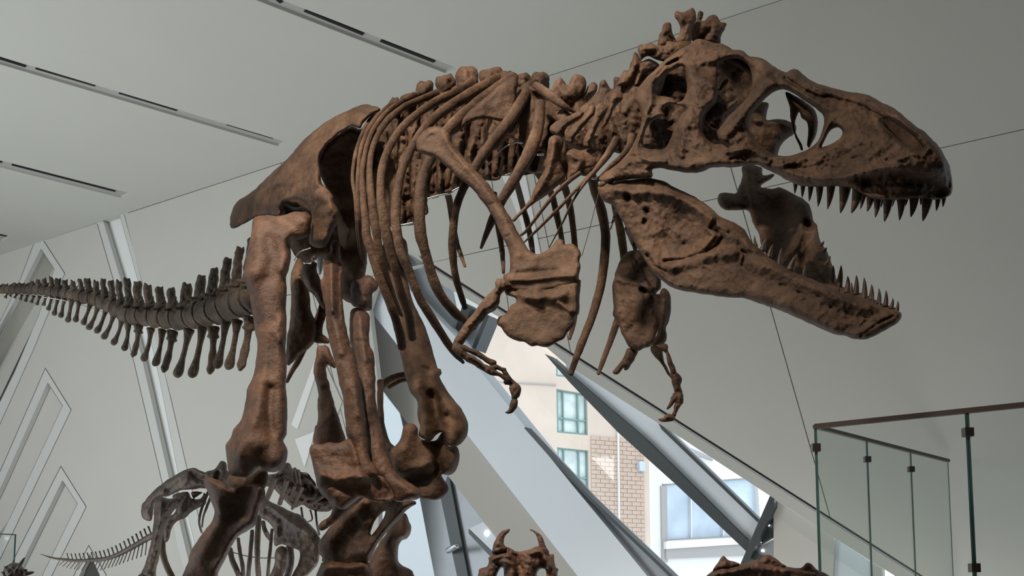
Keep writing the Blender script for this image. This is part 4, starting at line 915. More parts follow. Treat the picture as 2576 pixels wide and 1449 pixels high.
for i, (p, d) in enumerate(un):
    q = N7(p); c = tuple(np.mean([a[:2] for a in q], 0))
    obj('neck_vertebra', [relief(q, d, 2.6, k=.9, cap=.07, strokes=[([q[2], c], 8, .018), ([c, q[-4]], 7, -.02)], noise=.006, nscale=12, seed=70 + i)], BONE, rex)
obj('occipital_block', [relief(A([(200, 700), (260, 560), (330, 500), (420, 480), (480, 440), (560, 400), (500, 600), (420, 800), (340, 1000), (240, 1080), (200, 900)]), 4.12, 4, cap=.06, noise=.008, nscale=14, seed=79)], BONE, rex)
# far-side ribs (beyond the chest)
for pts, d in [([(900, 1100, 60), (935, 1200, 56), (965, 1400, 50), (1000, 1560, 42), (1040, 1680, 34), (1062, 1740, 26)], 5.1), ([(1300, 1150, 50), (1310, 1300, 48), (1345, 1500, 48), (1365, 1640, 44), (1374, 1790, 28)], 5.0),
               ([(1480, 1060, 50), (1530, 1250, 50), (1570, 1400, 50), (1600, 1550, 46), (1612, 1640, 40)], 4.95), ([(1650, 980, 60), (1760, 1150, 58), (1810, 1350, 50), (1845, 1520, 46), (1850, 1700, 40)], 4.9), ([(1800, 980, 60), (1870, 1100, 60), (1920, 1300, 55), (1945, 1500, 50), (1960, 1700, 46), (1960, 1900, 44), (1955, 2100, 44), (1935, 2220, 44), (1908, 2325, 30)], 4.85),
               ([(2060, 900, 80), (2110, 1100, 78), (2170, 1300, 80), (2200, 1500, 78), (2190, 1700, 78), (2160, 1900, 72), (2100, 2120, 70), (2020, 2330, 66), (1975, 2450, 58), (1918, 2610, 44)], 4.6),
               ([(2260, 1150, 60), (2300, 1350, 66), (2330, 1500, 70), (2345, 1620, 70), (2360, 1800, 66), (2350, 2000, 62), (2290, 2200, 58), (2230, 2370, 50), (2170, 2530, 40), (2142, 2610, 28)], 4.85), ([(2290, 1260, 26), (2270, 1340, 22), (2240, 1440, 10)], 4.4), ([(2380, 1430, 60), (2420, 1530, 50), (2440, 1600, 40), (2430, 1680, 30)], 4.9)]:
    rib(pts, (d - .15, d + .05, d - .1))
# shoulder blade and coracoid, near side
SCD = CC([(760, 620, 4.12), (1480, 1450, 3.95), (1330, 2180, 3.86), (1990, 1700, 3.80), (1900, 2280, 3.78)])
sc = obj('shoulder_blade', [relief(W_([(668, 740), (690, 685), (730, 640), (780, 612), (840, 604), (900, 628), (938, 675), (960, 740), (1010, 805), (1080, 885), (1150, 965), (1235, 1050), (1290, 1125), (1340, 1200), (1395, 1290), (1445, 1370), (1478, 1440), (1510, 1500), (1545, 1560), (1590, 1612), (1650, 1638), (1720, 1612), (1775, 1560), (1795, 1530), (1822, 1515), (1862, 1530), (1870, 1562), (1900, 1555), (1945, 1560), (1985, 1600), (2004, 1650), (1988, 1690), (1998, 1740), (1990, 1800), (1978, 1832), (1990, 1880), (1800, 1930), (1600, 1960), (1480, 1940), (1410, 1900), (1372, 1830), (1382, 1800), (1422, 1785), (1425, 1700), (1420, 1640), (1400, 1570), (1362, 1500), (1322, 1410), (1290, 1340), (1240, 1262), (1190, 1200), (1122, 1112), (1062, 1060), (990, 1000), (900, 925), (830, 865), (760, 838), (685, 812)]), SCD, 3, cap=.032, R=14,
    strokes=[(W_([(900, 700), (1000, 850), (1200, 1080), (1400, 1400), (1500, 1650)]), 10, .012), (W_([(1440, 1845), (1600, 1845), (1800, 1815), (1980, 1815)]), 8, .02), (W_([(1500, 1800), (1620, 1790), (1800, 1780)]), 9, -.014), (W_([(1700, 1720), (1850, 1680)]), 30, -.02), (W_([(760, 700), (800, 680)]), 4, -.006), (W_([(1240, 1240), (1300, 1230)]), 3, -.006), (W_([(1390, 1500), (1430, 1485)]), 3, -.006)], noise=.0025, nscale=30, seed=90)], BONE, rex)
cor_b = [(1385, 1800), (1450, 1850), (1600, 1850), (1800, 1840), (1980, 1835), (1998, 1900), (1990, 1990), (1988, 2080), (1975, 2130), (1950, 2150), (1940, 2210), (1900, 2275), (1850, 2330), (1790, 2362), (1720, 2394), (1650, 2380), (1600, 2385), (1540, 2350), (1480, 2342), (1420, 2310), (1370, 2260), (1335, 2220), (1325, 2180), (1340, 2145), (1400, 2120), (1415, 2080), (1440, 2042), (1474, 2030), (1470, 1992), (1430, 1975), (1392, 1960), (1372, 1910), (1380, 1860)]
obj('coracoid', [relief(W_(cor_b), SCD, 3, cap=.03, R=22, strokes=[(W_([(1640, 1960), (1780, 1990), (1850, 1970)]), 16, .025), (W_([(1560, 1990), (1660, 2010)]), 8, .02), (W_([(1700, 1930), (1800, 1940)]), 10, -.012), (W_([(1600, 2200), (1800, 2200)]), 50, -.012), (W_([(1400, 1900), (1460, 1930)]), 9, -.02), (W_([(1950, 1900), (1970, 2100)]), 8, .012), (W_([(1820, 2040), (1920, 2100)]), 6, .012)], noise=.0025, nscale=24, jag=2.2, seed=91)], BONE, rex)
SDn = [(1480 / 1, 0, 0)]
hum = [(1308, 678), (1318, 655), (1348, 643), (1395, 658), (1440, 690), (1492, 688), (1480, 705), (1420, 715), (1392, 735), (1350, 785), (1342, 850), (1308, 902), (1252, 930), (1212, 980), (1160, 1040), (1112, 1092), (1066, 1150), (1042, 1192), (1010, 1232), (966, 1208), (968, 1160), (1010, 1082), (1068, 1000), (1130, 930), (1188, 842), (1240, 782), (1290, 738), (1312, 712)]
D_ = T(840, 500, 3.22)
arm = obj('humerus', [relief(D_(hum), 3.86, 2.6, strokes=[(D_([(1330, 700), (1280, 800), (1100, 1020)]), 7, .01), (D_([(1300, 840), (1260, 880)]), 10, .02)], noise=.004, nscale=10, seed=92)], BONE, rex)
obj('ulna', [relief(N1([(100, 330), (140, 260), (240, 280), (330, 400), (420, 450), (520, 520), (600, 580), (650, 600), (680, 680), (660, 730), (600, 700), (500, 640), (400, 580), (300, 520), (220, 470), (130, 400)]), 3.84, 2.4, seed=93)], BONE, rex)
obj('radius', [relief(N1([(240, 290), (300, 285), (380, 330), (480, 370), (560, 420), (650, 480), (740, 515), (778, 548), (770, 600), (700, 600), (640, 570), (560, 510), (450, 450), (350, 400), (270, 360)]), 3.80, 2.4, seed=94)], BONE, rex)
hand = [([(640, 620), (700, 590), (760, 580), (850, 620), (920, 640), (932, 670), (920, 710), (860, 690), (800, 670), (720, 680), (680, 660)], 3.80),
        ([(600, 640), (660, 610), (720, 620), (780, 680), (880, 730), (960, 760), (1010, 800), (1000, 850), (930, 850), (860, 800), (800, 760), (700, 750), (660, 735), (620, 700)], 3.78),
        ([(850, 690), (930, 680), (970, 740), (1010, 800), (1080, 860), (1130, 905), (1130, 960), (1050, 960), (980, 940), (970, 900), (905, 890), (880, 840), (930, 800)], 3.80),
        ([(975, 930), (1040, 870), (1100, 880), (1140, 910), (1152, 980), (1135, 1060), (1095, 1100), (1090, 1130), (1015, 1120), (1010, 1060), (985, 1000)], 3.78),
        ([(1015, 1110), (1085, 1110), (1102, 1160), (1098, 1230), (1060, 1280), (1010, 1325), (960, 1340), (912, 1316), (950, 1290), (975, 1240), (982, 1180)], 3.77)]
for i, (p, d) in enumerate(hand):
    obj(('wrist_bone', 'hand_bone', 'hand_bone', 'finger_bone', 'claw')[i], [relief(N1(p), d, 2.2, noise=.003, nscale=8, seed=95 + i)], BONE, rex)
# far shoulder and arm
KD = K([(270, 400, 4.66), (560, 300, 4.55), (400, 880, 4.58), (600, 600, 4.5)])
obj('coracoid', [relief(K([(318, 280), (350, 248), (390, 232), (440, 233), (470, 270), (520, 330), (565, 400), (578, 440), (575, 480), (545, 520), (540, 600), (548, 650), (568, 690), (565, 740), (545, 790), (540, 830), (510, 860), (460, 872), (425, 888), (380, 872), (350, 830), (320, 770), (300, 720), (285, 690), (262, 650), (268, 600), (262, 540), (258, 470), (275, 410), (275, 390), (290, 340)]), KD, 2.8, cap=.035, R=16, strokes=[(K([(455, 490), (475, 500)]), 6, -.05), (K([(490, 480), (560, 515)]), 6, .02), (K([(360, 760), (440, 700), (520, 560)]), 10, -.012), (K([(470, 600), (420, 560)]), 20, .015), (K([(280, 420), (400, 450), (480, 470)]), 7, .012)], noise=.006, nscale=14, seed=101)], BONE, rex)
obj('humerus', [relief(K([(480, 500), (560, 520), (582, 480), (615, 485), (638, 530), (642, 590), (638, 650), (625, 700), (610, 740), (614, 800), (600, 835), (560, 850), (520, 850), (545, 790), (560, 740), (560, 690), (545, 650), (535, 590), (530, 540)]), 4.48, 2.6, strokes=[(K([(600, 560), (590, 740)]), 7, .014)], seed=102)], BONE, rex)
obj('ulna', [relief(K([(508, 862), (540, 850), (580, 870), (600, 960), (630, 1020), (648, 1050), (640, 1068), (610, 1020), (570, 960), (530, 920), (510, 890)]), 4.46, 2.2, seed=103)], BONE, rex)
obj('radius', [relief(K([(548, 862), (590, 838), (618, 845), (625, 890), (650, 950), (668, 1000), (678, 1030), (650, 1050), (635, 1010), (615, 950), (605, 900), (570, 880)]), 4.42, 2.2, seed=104)], BONE, rex)
for i, (n_, p) in enumerate([('hand_bone', [(640, 1040), (680, 1028), (715, 1070), (705, 1110), (718, 1160), (700, 1180), (668, 1165), (655, 1120), (645, 1080)]), ('hand_bone', [(660, 1160), (715, 1160), (722, 1220), (705, 1242), (670, 1230), (650, 1200)]), ('claw', [(645, 1180), (680, 1190), (665, 1230), (640, 1258), (612, 1268), (635, 1220)]),
                       ('finger_bone', [(668, 1230), (708, 1235), (690, 1270), (675, 1300), (672, 1318), (645, 1305), (660, 1270)]), ('claw', [(620, 1298), (668, 1312), (668, 1335), (640, 1348), (590, 1350), (556, 1332), (590, 1322)])]):
    obj(n_, [relief(K(p), 4.42 - i * .01, 2.0, noise=.003, nscale=8, seed=106 + i)], BONE, rex)
obj('forearm_stump', [relief(K([(360, 870), (424, 888), (400, 950), (384, 970), (360, 1010), (340, 1016), (335, 1000), (300, 1035), (270, 1038), (260, 1025), (300, 975), (340, 920)]), 4.6, 2.4, seed=112)], BONE, rex)

# ---- tail
TP = [(0, 655), (100, 650), (200, 652), (300, 650), (400, 662), (500, 675), (600, 690), (700, 710), (800, 730), (900, 765), (1000, 810), (1100, 858), (1200, 872), (1300, 880), (1400, 890), (1500, 898), (1600, 892), (1700, 872), (1800, 850), (1900, 820), (2000, 790), (2100, 755), (2200, 725), (2300, 690)]
def tcy(u): return float(np.interp(u, [p[0] for p in TP], [p[1] for p in TP]))
def thh(u): return float(np.interp(u, [0, 200, 400, 600, 800, 1000, 1100, 1300, 1500, 1800, 2000, 2300], [32, 36, 42, 46, 56, 66, 80, 88, 96, 112, 124, 130]))
def tdp(u): return 5.45 + 3.3 * ((2200 - u) / 2200) ** 0.95 if u < 2200 else 5.45
joints = [-25, 20, 65, 112, 160, 208, 258, 310, 365, 420, 475, 545, 605, 670, 730, 805, 875, 940, 1008, 1080, 1160, 1250, 1345, 1445, 1545, 1668, 1778, 1885, 1990, 2090, 2190, 2290]
stop = {0: 600, 200: 590, 300: 575, 350: 548, 430: 545, 515: 552, 580: 562, 640: 578, 700: 552, 775: 545, 830: 578, 885: 548, 945: 562, 1040: 578, 1120: 543, 1195: 566, 1270: 596, 1370: 620, 1480: 628, 1580: 618, 1680: 540, 1780: 495, 1880: 430, 1960: 360, 2050: 270, 2110: 215, 2200: 150}
sk_, sv_ = zip(*sorted(stop.items()))
chb = [(45, 735), (85, 722), (125, 738), (175, 752), (220, 767), (270, 778), (320, 797), (375, 803), (418, 842), (468, 882), (525, 902), (588, 940), (655, 940), (722, 966), (765, 1005), (835, 1032), (895, 1085), (980, 1135), (1075, 1187), (1152, 1240), (1245, 1276), (1345, 1316), (1420, 1370), (1535, 1410), (1665, 1410), (1822, 1382), (1880, 1332), (1980, 1340), (2085, 1348)]
cht = [(70, 690), (105, 690), (145, 700), (190, 705), (240, 710), (295, 715), (345, 718), (400, 720), (452, 720), (508, 730), (565, 740), (625, 750), (690, 765), (790, 778), (850, 800), (920, 828), (990, 868), (1060, 920), (1115, 940), (1205, 970), (1310, 1000), (1410, 1010), (1500, 1020), (1640, 1005), (1760, 970), (1850, 985), (1960, 930), (2060, 925), (2170, 900)]
def e3(u, v, d): 
    q = E([(u, v)])[0]; return P(q[0], q[1], d)
for i in range(len(joints) - 1):
    a, b = joints[i], joints[i + 1]; n = 13; cs, rsz = [], []
    for t in np.linspace(0.06, 0.97, n):
        u = a + (b - a) * t; hh = thh(u) * 1.16 * (1.08 - 0.34 * math.sin(math.pi * t) ** 0.5)
        d = tdp(u); cs.append(e3(u, tcy(u), d)); rsz.append(hh / 3.45 * d / F)
    g = [tube3(cs, rsz, 18, 0.9, noise=.016, nscale=.05, round_end=False)]
    m = (a + b) / 2; sp_top = float(np.interp(m, sk_, sv_)); w = (b - a) * 0.40; c = tcy(m); hh = thh(m); d = tdp(m)
    lean = -0.05 if m < 1600 else 0.12
    top_h = c - hh * .7 - sp_top
    wob = [0.0, -0.2, 0.15, 0.05, -0.1][i % 5] * w
    poly = [(m - w * 1.35, c - hh * .5), (m - w * 1.4, c - hh * 1.15), (m - w * 1.05, c - hh * 1.4), (m - w * 1.1 + lean * top_h, sp_top + 26), (m - w * .6 + wob + lean * top_h, sp_top - 2 + 10 * ((i * 7) % 3 - 1)), (m + w * .1 + wob + lean * top_h, sp_top + 8), (m + w * .55 + wob + lean * top_h, sp_top - 2), (m + w * .85 + lean * top_h * .9, sp_top + 24), (m + w * .95 + lean * top_h * .5, sp_top + top_h * .5), (m + w * 1.25, c - hh * 1.35), (m + w * 1.5, c - hh * 1.0), (m + w * 1.4, c - hh * .5)]
    g.append(relief(E(poly), d, 2.4 if m > 900 else 1.8, cap=.035, noise=.006, nscale=6, jag=2.6, seed=120 + i))
    # pre-articular prongs and the transverse process
    ds = d - thh(m) / 3.45 * d / F
    if m < 1100:
        g.append(tube([q + (r,) for q, r in zip(E([(m - w * .2, c - hh * .9), (m + w * .9, c - hh * 1.25), (m + w * 1.5, c - hh * 1.7)]), (2.6, 2.2, 1.0))], d - .03, seg=6))
    else:
        rr2 = 7 if m > 1600 else 4.5
        if m < 1640:
            pr = [(m + w * .7, c - hh * 1.05), (m - w * .3, c - hh * .85), (m - w * 1.7, c - hh * .72)]; dd = [d - .02, ds - .03, ds - .12]
            qq = E(pr)
            g.append(tube([(q[0], q[1], rr2 * r, z) for q, r, z in zip(qq, (1.4, 1.1, .6), dd)], seg=8, flat=1.6))
        else:
            cv = c - hh * 1.42; L2 = w * 2.2
            g.append(relief(E([(m + w * .9, cv + 26), (m + w * .9, cv - 4), (m, cv + 2), (m - L2 * .8, cv - 4), (m - L2, cv + 8), (m - L2 * .92, cv + 28), (m, cv + 34)]), ds - .10, 2.4, cap=.03, noise=.004, nscale=7, seed=140 + i))
        g.append(tube([(q[0], q[1], r, d - .04) for q, r in zip(E([(m - w * .5, c - hh * .9), (m + w * .5, c - hh * 1.35), (m + w * .8, c - hh * 1.9)]), (6, 5, 2))], seg=7))
    obj('tail_vertebra', g, TAIL, rex)
for i, ((tu, tv), (bu, bv)) in enumerate(zip(cht, chb)):
    L_ = math.hypot(bu - tu, bv - tv); ex = np.array([bu - tu, bv - tv]) / L_; nx_ = np.array([-ex[1], ex[0]])
    w = 9 + L_ * 0.052; tp = np.array([tu, tv - 14.])
    bend = nx_ * (-6 if L_ > 200 else 0)
    prof = [(0, 1.5), (.12, 1.25), (.3, .85), (.5, .8), (.7, 1.0), (.86, 1.45), (.95, 1.2), (1.0, .35)]
    if i % 3 == 1 and L_ > 250: prof = [(0, 1.7), (.15, 1.5), (.22, 1.9), (.26, 1.1), (.45, .9), (.62, 1.2), (.8, 1.1), (.9, 1.25), (1.0, .3)]
    lft = [tp + ex * L_ * t * 1.05 + nx_ * w * k_ + bend * math.sin(math.pi * t) * 2 for t, k_ in prof]
    rgt = [tp + ex * L_ * t * 1.05 - nx_ * w * k_ + bend * math.sin(math.pi * t) * 2 for t, k_ in prof]
    poly = [tuple(p) for p in lft + rgt[::-1]]
    obj('chevron', [relief(E(poly), tdp(tu), 2.2 if tu > 900 else 1.6, cap=.02, noise=.003, nscale=6, jag=.8, seed=160 + i)], TAIL, rex)
obj('steel_rod', tube([q + (1.2, tdp(600) + .02) for q in E([(380, 715), (600, 755), (900, 850), (1060, 915)])], seg=6), STEEL, rex)

# ---- pelvis and legs
ILD = FF([(118, 1010, 5.50), (500, 600, 5.22), (1200, 150, 4.85), (930, 1000, 4.78), (600, 850, 4.98), (830, 600, 4.80)])
obj('ilium', [relief(FF([(118, 1010), (125, 955), (148, 892), (190, 842), (240, 812), (300, 768), (380, 692), (470, 608), (560, 528), (640, 432), (710, 360), (780, 298), (860, 238), (940, 192), (1020, 152), (1100, 118), (1180, 97), (1216, 110), (1262, 120), (1290, 150), (1240, 170), (1200, 200), (1150, 250), (1130, 292), (1100, 284), (1055, 272), (1000, 308), (940, 350), (880, 402), (838, 450), (812, 505), (808, 560), (822, 640), (830, 700), (880, 760), (920, 820), (935, 878), (966, 932), (955, 1010), (915, 1090), (886, 1160), (850, 1208), (790, 1212), (738, 1180), (732, 1110), (748, 1000), (745, 940), (716, 886), (662, 842), (590, 838), (535, 865), (512, 915), (502, 968), (420, 962), (330, 975), (240, 1020), (150, 1062), (120, 1048)]), ILD, 3.4, cap=.05, R=24,
    strokes=[(FF([(300, 800), (500, 700), (620, 660), (690, 700)]), 14, .02), (FF([(680, 560), (700, 680), (740, 760)]), 16, -.035), (FF([(560, 480), (640, 560), (620, 620)]), 26, .02), (FF([(820, 640), (760, 760), (880, 860), (900, 1000), (830, 1150)]), 16, .04), (FF([(860, 800), (820, 960)]), 12, -.02), (FF([(1010, 285), (1060, 200), (1110, 150)]), 4, -.018), (FF([(600, 550), (640, 510), (740, 490)]), 5, -.014), (FF([(440, 775), (520, 740)]), 6, -.02), (FF([(330, 860), (480, 880), (560, 850)]), 10, .02), (FF([(290, 940), (400, 920), (490, 930)]), 12, -.015), (FF([(820, 260), (700, 420), (560, 600), (350, 790)]), 20, .015), (FF([(860, 930), (930, 900), (950, 940)]), 9, .02), (FF([(780, 1120), (850, 1140)]), 12, .02), (FF([(900, 520), (840, 600)]), 8, .012)], noise=.008, nscale=20, seed=201)], BONE, rex)
obj('ilium_hook', [relief(FF([(810, 500), (880, 402), (960, 332), (1060, 272), (1130, 292), (1200, 200), (1260, 200), (1230, 600), (1180, 900), (1160, 1200), (1180, 1340), (1120, 1350), (1000, 1300), (960, 1200), (950, 1000), (930, 860), (860, 740), (822, 660), (800, 570)]), FF([(1000, 300, 5.0), (1000, 1200, 5.4)]), 5, cap=.05, strokes=[(FF([(960, 450), (950, 700), (1030, 900)]), 34, -.05), (FF([(1000, 1000), (1060, 1080), (1020, 1160)]), 12, .06)], noise=.014, nscale=22, seed=202)], BONE, rex)
obj('sacrum', [relief(FF([(470, 860), (600, 780), (800, 800), (960, 800), (1150, 900), (1180, 1300), (1150, 1500), (1120, 1640), (980, 1600), (960, 1400), (840, 1300), (700, 1330), (600, 1240), (560, 1130), (480, 1010)]), 5.45, 6, cap=.08, noise=.02, nscale=22, seed=203)], BONE, rex)
obj('hip_bone_end', [relief(FF([(470, 975), (520, 960), (540, 880), (620, 900), (700, 900), (760, 990), (740, 1080), (600, 1100), (500, 1080)]), 5.2, 4, noise=.01, seed=204)], LEG, rex)
fem = FF([(298, 990), (340, 966), (400, 962), (470, 970), (540, 958), (600, 938), (660, 930), (722, 942), (748, 975), (745, 1050), (735, 1112), (695, 1136), (640, 1150), (600, 1148), (586, 1190)]) + G([(556, 240), (545, 330), (522, 400), (526, 500), (520, 620), (525, 750), (520, 900), (526, 1050), (520, 1200), (530, 1330)]) + \
    H([(540, 300), (535, 400), (510, 436), (535, 488), (544, 540), (532, 600), (502, 645), (452, 675), (385, 672), (342, 655), (300, 680), (260, 712), (200, 712), (122, 700), (100, 660), (94, 600), (84, 540), (84, 470), (120, 420), (140, 352), (190, 300), (214, 230), (236, 110)]) + \
    G([(236, 1212), (270, 1150), (290, 1080), (300, 1000), (312, 900), (300, 820), (281, 720), (270, 620), (250, 530), (225, 450), (209, 385), (222, 320), (232, 230)]) + FF([(262, 1200), (282, 1110), (290, 1050)])
obj('femur', [relief(fem, [(680, 560, 4.80), (640, 1180, 4.62)], 3.6, k=.95, cap=.14, strokes=[(H([(270, 300), (330, 150), (330, 0)]), 14, .025), (H([(330, 250), (250, 400), (180, 520)]), 16, .03), (H([(420, 380), (400, 200), (420, 60)]), 12, -.03), (H([(330, 450), (240, 480), (200, 560)]), 26, .035), (H([(480, 540), (440, 620)]), 18, .03), (H([(360, 540), (370, 640)]), 12, -.014), (H([(400, 560), (470, 600)]), 14, .012), (G([(440, 720), (420, 900), (410, 1100)]), 10, -.014), (G([(480, 700), (440, 800), (480, 860)]), 8, .015), (G([(280, 100), (300, 250), (260, 400)]), 18, .02), (G([(400, 120), (430, 260), (400, 400)]), 14, -.02), (G([(520, 80), (545, 200), (500, 330)]), 14, .02), (G([(240, 350), (300, 360)]), 16, .02), (FF([(560, 1010), (500, 1010)]), 14, -.02), (FF([(640, 990), (720, 1000)]), 14, .02)], noise=.006, nscale=40, seed=205)], LEG, rex)
obj('knee_pad', [relief(H([(120, 690), (200, 680), (300, 660), (380, 660), (400, 700), (370, 800), (250, 830), (120, 800), (90, 740)]), 4.86, 4, seed=206)], BONE, rex)
obj('tibia', [relief(I([(1388, 240), (1398, 222), (1440, 219), (1500, 238), (1560, 262), (1600, 290), (1680, 285), (1780, 268), (1845, 285), (1862, 340), (1850, 400), (1822, 442), (1806, 520), (1785, 590), (1740, 622), (1660, 672), (1608, 735), (1560, 835), (1500, 960), (1470, 1060), (1180, 1060), (1220, 978), (1262, 880), (1290, 790), (1350, 690), (1402, 622), (1450, 560), (1468, 480), (1450, 420), (1420, 335), (1400, 290)]), [(600, 1230, 4.66), (480, 1449, 4.95)], 3.6, k=.95, cap=.12,
    strokes=[(I([(1420, 240), (1500, 300), (1600, 330)]), 16, .03), (I([(1640, 400), (1700, 330), (1680, 480)]), 26, -.05), (I([(1820, 310), (1790, 440), (1740, 580)]), 12, .025), (I([(1480, 400), (1500, 560), (1400, 800)]), 18, .02), (I([(1640, 480), (1560, 600), (1440, 850)]), 20, -.025), (I([(1700, 560), (1600, 720), (1500, 900)]), 12, .02)], noise=.009, nscale=24, seed=207)], LEG, rex)
obj('pubis', [relief(G([(846, 165), (860, 135), (885, 123), (916, 150), (918, 250), (942, 335), (925, 400), (932, 520), (942, 650), (956, 750), (985, 870), (1022, 960), (1050, 1100), (1076, 1250)]) + H([(1120, 250), (1135, 430), (1150, 560), (1200, 640), (1225, 690), (1180, 710), (1080, 700), (1040, 560), (1010, 440), (985, 400), (975, 300), (960, 150)]) + G([(940, 1290), (910, 1180), (890, 1080), (870, 1000), (840, 880), (812, 740), (808, 640), (780, 500), (770, 425), (795, 390), (792, 300), (800, 250), (842, 210)]), [(845, 610, 4.88), (930, 1200, 4.70)], 3.2, strokes=[(G([(850, 400), (870, 700), (920, 950)]), 10, .02), (G([(850, 300), (855, 640)]), 6, .02), (G([(910, 300), (900, 700)]), 8, -.02), (G([(1010, 1200), (1050, 1400)]), 12, .02)], noise=.006, nscale=18, seed=208)], LEG, rex)
obj('pubis', [relief(G([(1008, 625), (1060, 622), (1112, 655), (1133, 700), (1125, 860), (1160, 960), (1169, 1080), (1173, 1240)]) + H([(1205, 160), (1232, 290), (1262, 430), (1302, 560), (1342, 662), (1402, 722), (1480, 770), (1536, 820), (1528, 862), (1480, 886), (1345, 888), (1300, 800), (1200, 720), (1130, 600), (1080, 450), (1060, 260), (1050, 110)]) + G([(1012, 1120), (1004, 930), (985, 860), (985, 700)]), [(900, 790, 5.02), (1000, 1230, 4.78)], 3.2, strokes=[(G([(1060, 700), (1100, 1000)]), 8, .02), (G([(1090, 1330), (1110, 1449)]), 8, .02), (H([(1390, 760), (1480, 820)]), 14, .02), (G([(1030, 860), (1120, 870)]), 4, -.012)], noise=.006, nscale=18, seed=209)], LEG, rex)
obj('pubis_head', [relief(G([(1000, 425), (1060, 410), (1120, 380), (1190, 440), (1185, 490), (1150, 520), (1150, 600), (1140, 640), (1095, 645), (1060, 625), (1000, 600), (990, 500)]), 5.05, 3, strokes=[(G([(1040, 450), (1100, 560)]), 14, .03)], noise=.008, nscale=12, seed=210)], LEG, rex)
obj('pubic_boot', [relief(H([(710, 485), (758, 462), (800, 472), (850, 455), (920, 460), (970, 436), (1010, 410), (1060, 460), (1120, 600), (1180, 690), (1245, 702), (1300, 760), (1345, 868), (1300, 892), (1200, 896), (1100, 862), (1040, 900), (960, 950), (890, 930), (874, 890), (830, 860), (772, 790), (755, 712), (735, 640), (714, 570)]), 4.74, 3.4, cap=.09, strokes=[(H([(1040, 440), (1060, 600), (1090, 700)]), 10, .03), (H([(800, 700), (900, 740), (1020, 700), (1100, 720)]), 12, .04), (H([(820, 560), (960, 560)]), 34, -.03), (H([(850, 740), (960, 790), (1100, 800)]), 12, -.03), (H([(1200, 780), (1290, 820)]), 24, -.04), (H([(1130, 720), (1160, 800)]), 12, .03)], noise=.009, nscale=16, jag=2, seed=211)], LEG, rex)
obj('pubic_boot', [relief(H([(760, 700), (880, 760), (1000, 840), (1110, 862), (1040, 930), (940, 1010), (880, 1060), (830, 1100), (790, 1110), (772, 1085), (795, 1045), (850, 1010), (876, 960), (868, 900), (800, 850), (765, 780)]), 4.86, 3.4, cap=.06, noise=.006, seed=221)], LEG, rex, label='rear lower edge of the boot')
obj('ischium', [relief(G([(600, 262), (640, 280), (660, 330), (650, 400), (690, 500), (700, 640), (742, 720), (752, 790), (740, 850), (700, 905), (620, 968), (560, 1028), (526, 1036), (524, 870), (550, 700), (556, 520), (556, 380)]), 5.1, 3.4, cap=.05, strokes=[(G([(640, 430), (610, 560), (640, 700)]), 18, .03)], noise=.008, seed=212)], BONE, rex)
obj('ischium', [relief(G([(636, 335), (660, 300), (705, 300), (700, 262), (745, 230), (715, 270), (748, 295), (745, 340), (765, 400), (790, 480), (806, 600), (800, 640), (765, 600), (722, 530), (680, 490), (640, 410)]), 5.0, 3, noise=.006, seed=213)], LEG, rex)
rib([(800, 560, 70), (780, 680, 60), (760, 760, 60), (745, 830, 90), (790, 850, 60), (825, 866, 36)], (5.1, 5.1, 5.1), tf=G, name='ischium_shaft')
rib([(790, 590, 50), (700, 820, 30), (620, 990, 40), (560, 1090, 36), (528, 1160, 26)], (5.2, 5.3, 5.4), tf=G, name='ischium_shaft')
obj('far_ischium', [relief(G([(745, 905), (790, 895), (825, 905), (850, 960), (885, 1055), (870, 1062), (822, 1038), (815, 1100), (842, 1200), (880, 1345)]) + H([(905, 200), (942, 320), (978, 440), (960, 480), (750, 480), (745, 345), (768, 300), (770, 100)]) + G([(748, 1200), (728, 1130), (718, 1050), (736, 1000)]), 5.5, 3.4, cap=.05, noise=.006, jag=2, seed=214)], LEG, rex)
ffm = G([(1215, 200), (1290, 60), (1360, 100), (1400, 140), (1412, 250), (1415, 330), (1410, 400), (1432, 540), (1480, 650), (1530, 750), (1572, 870), (1602, 980), (1626, 1062), (1650, 1070), (1656, 1100), (1640, 1122), (1682, 1205), (1750, 1300)]) + H([(1850, 220), (1889, 312), (1885, 390), (1850, 450), (1800, 482), (1740, 470), (1700, 380), (1650, 400), (1610, 440), (1560, 430), (1518, 400), (1530, 340), (1512, 250), (1512, 150), (1468, 95)]) + G([(1412, 1200), (1385, 1100), (1362, 990), (1340, 900), (1300, 750), (1270, 600), (1225, 400)])
obj('femur', [relief(ffm, [(1010, 620, 5.42), (1120, 1080, 5.05)], 3.6, k=.95, cap=.13, strokes=[(H([(1500, 60), (1560, 180), (1570, 400)]), 18, .04), (H([(1620, 100), (1650, 250), (1700, 330)]), 12, -.05), (H([(1560, 60), (1640, 140)]), 8, -.03), (H([(1740, 260), (1800, 300)]), 10, -.03), (H([(1700, 60), (1780, 200), (1830, 350)]), 18, .03), (G([(1480, 1000), (1500, 1060), (1560, 1080)]), 7, -.02), (G([(1450, 700), (1500, 900), (1580, 1100)]), 16, .015), (G([(1480, 1180), (1540, 1240)]), 10, .02)], noise=.009, nscale=22, seed=215)], BONE, rex)
ftb = H([(1408, 335), (1440, 312), (1490, 320), (1515, 352), (1515, 402), (1550, 432), (1640, 442), (1672, 410), (1700, 376), (1730, 425), (1745, 480), (1800, 482), (1826, 530), (1822, 600), (1792, 668), (1742, 696), (1690, 690), (1702, 722), (1742, 780), (1736, 822), (1700, 862), (1660, 880), (1600, 882), (1530, 862), (1480, 790), (1400, 730), (1330, 690), (1310, 620), (1280, 500), (1320, 490), (1345, 480), (1385, 425)])
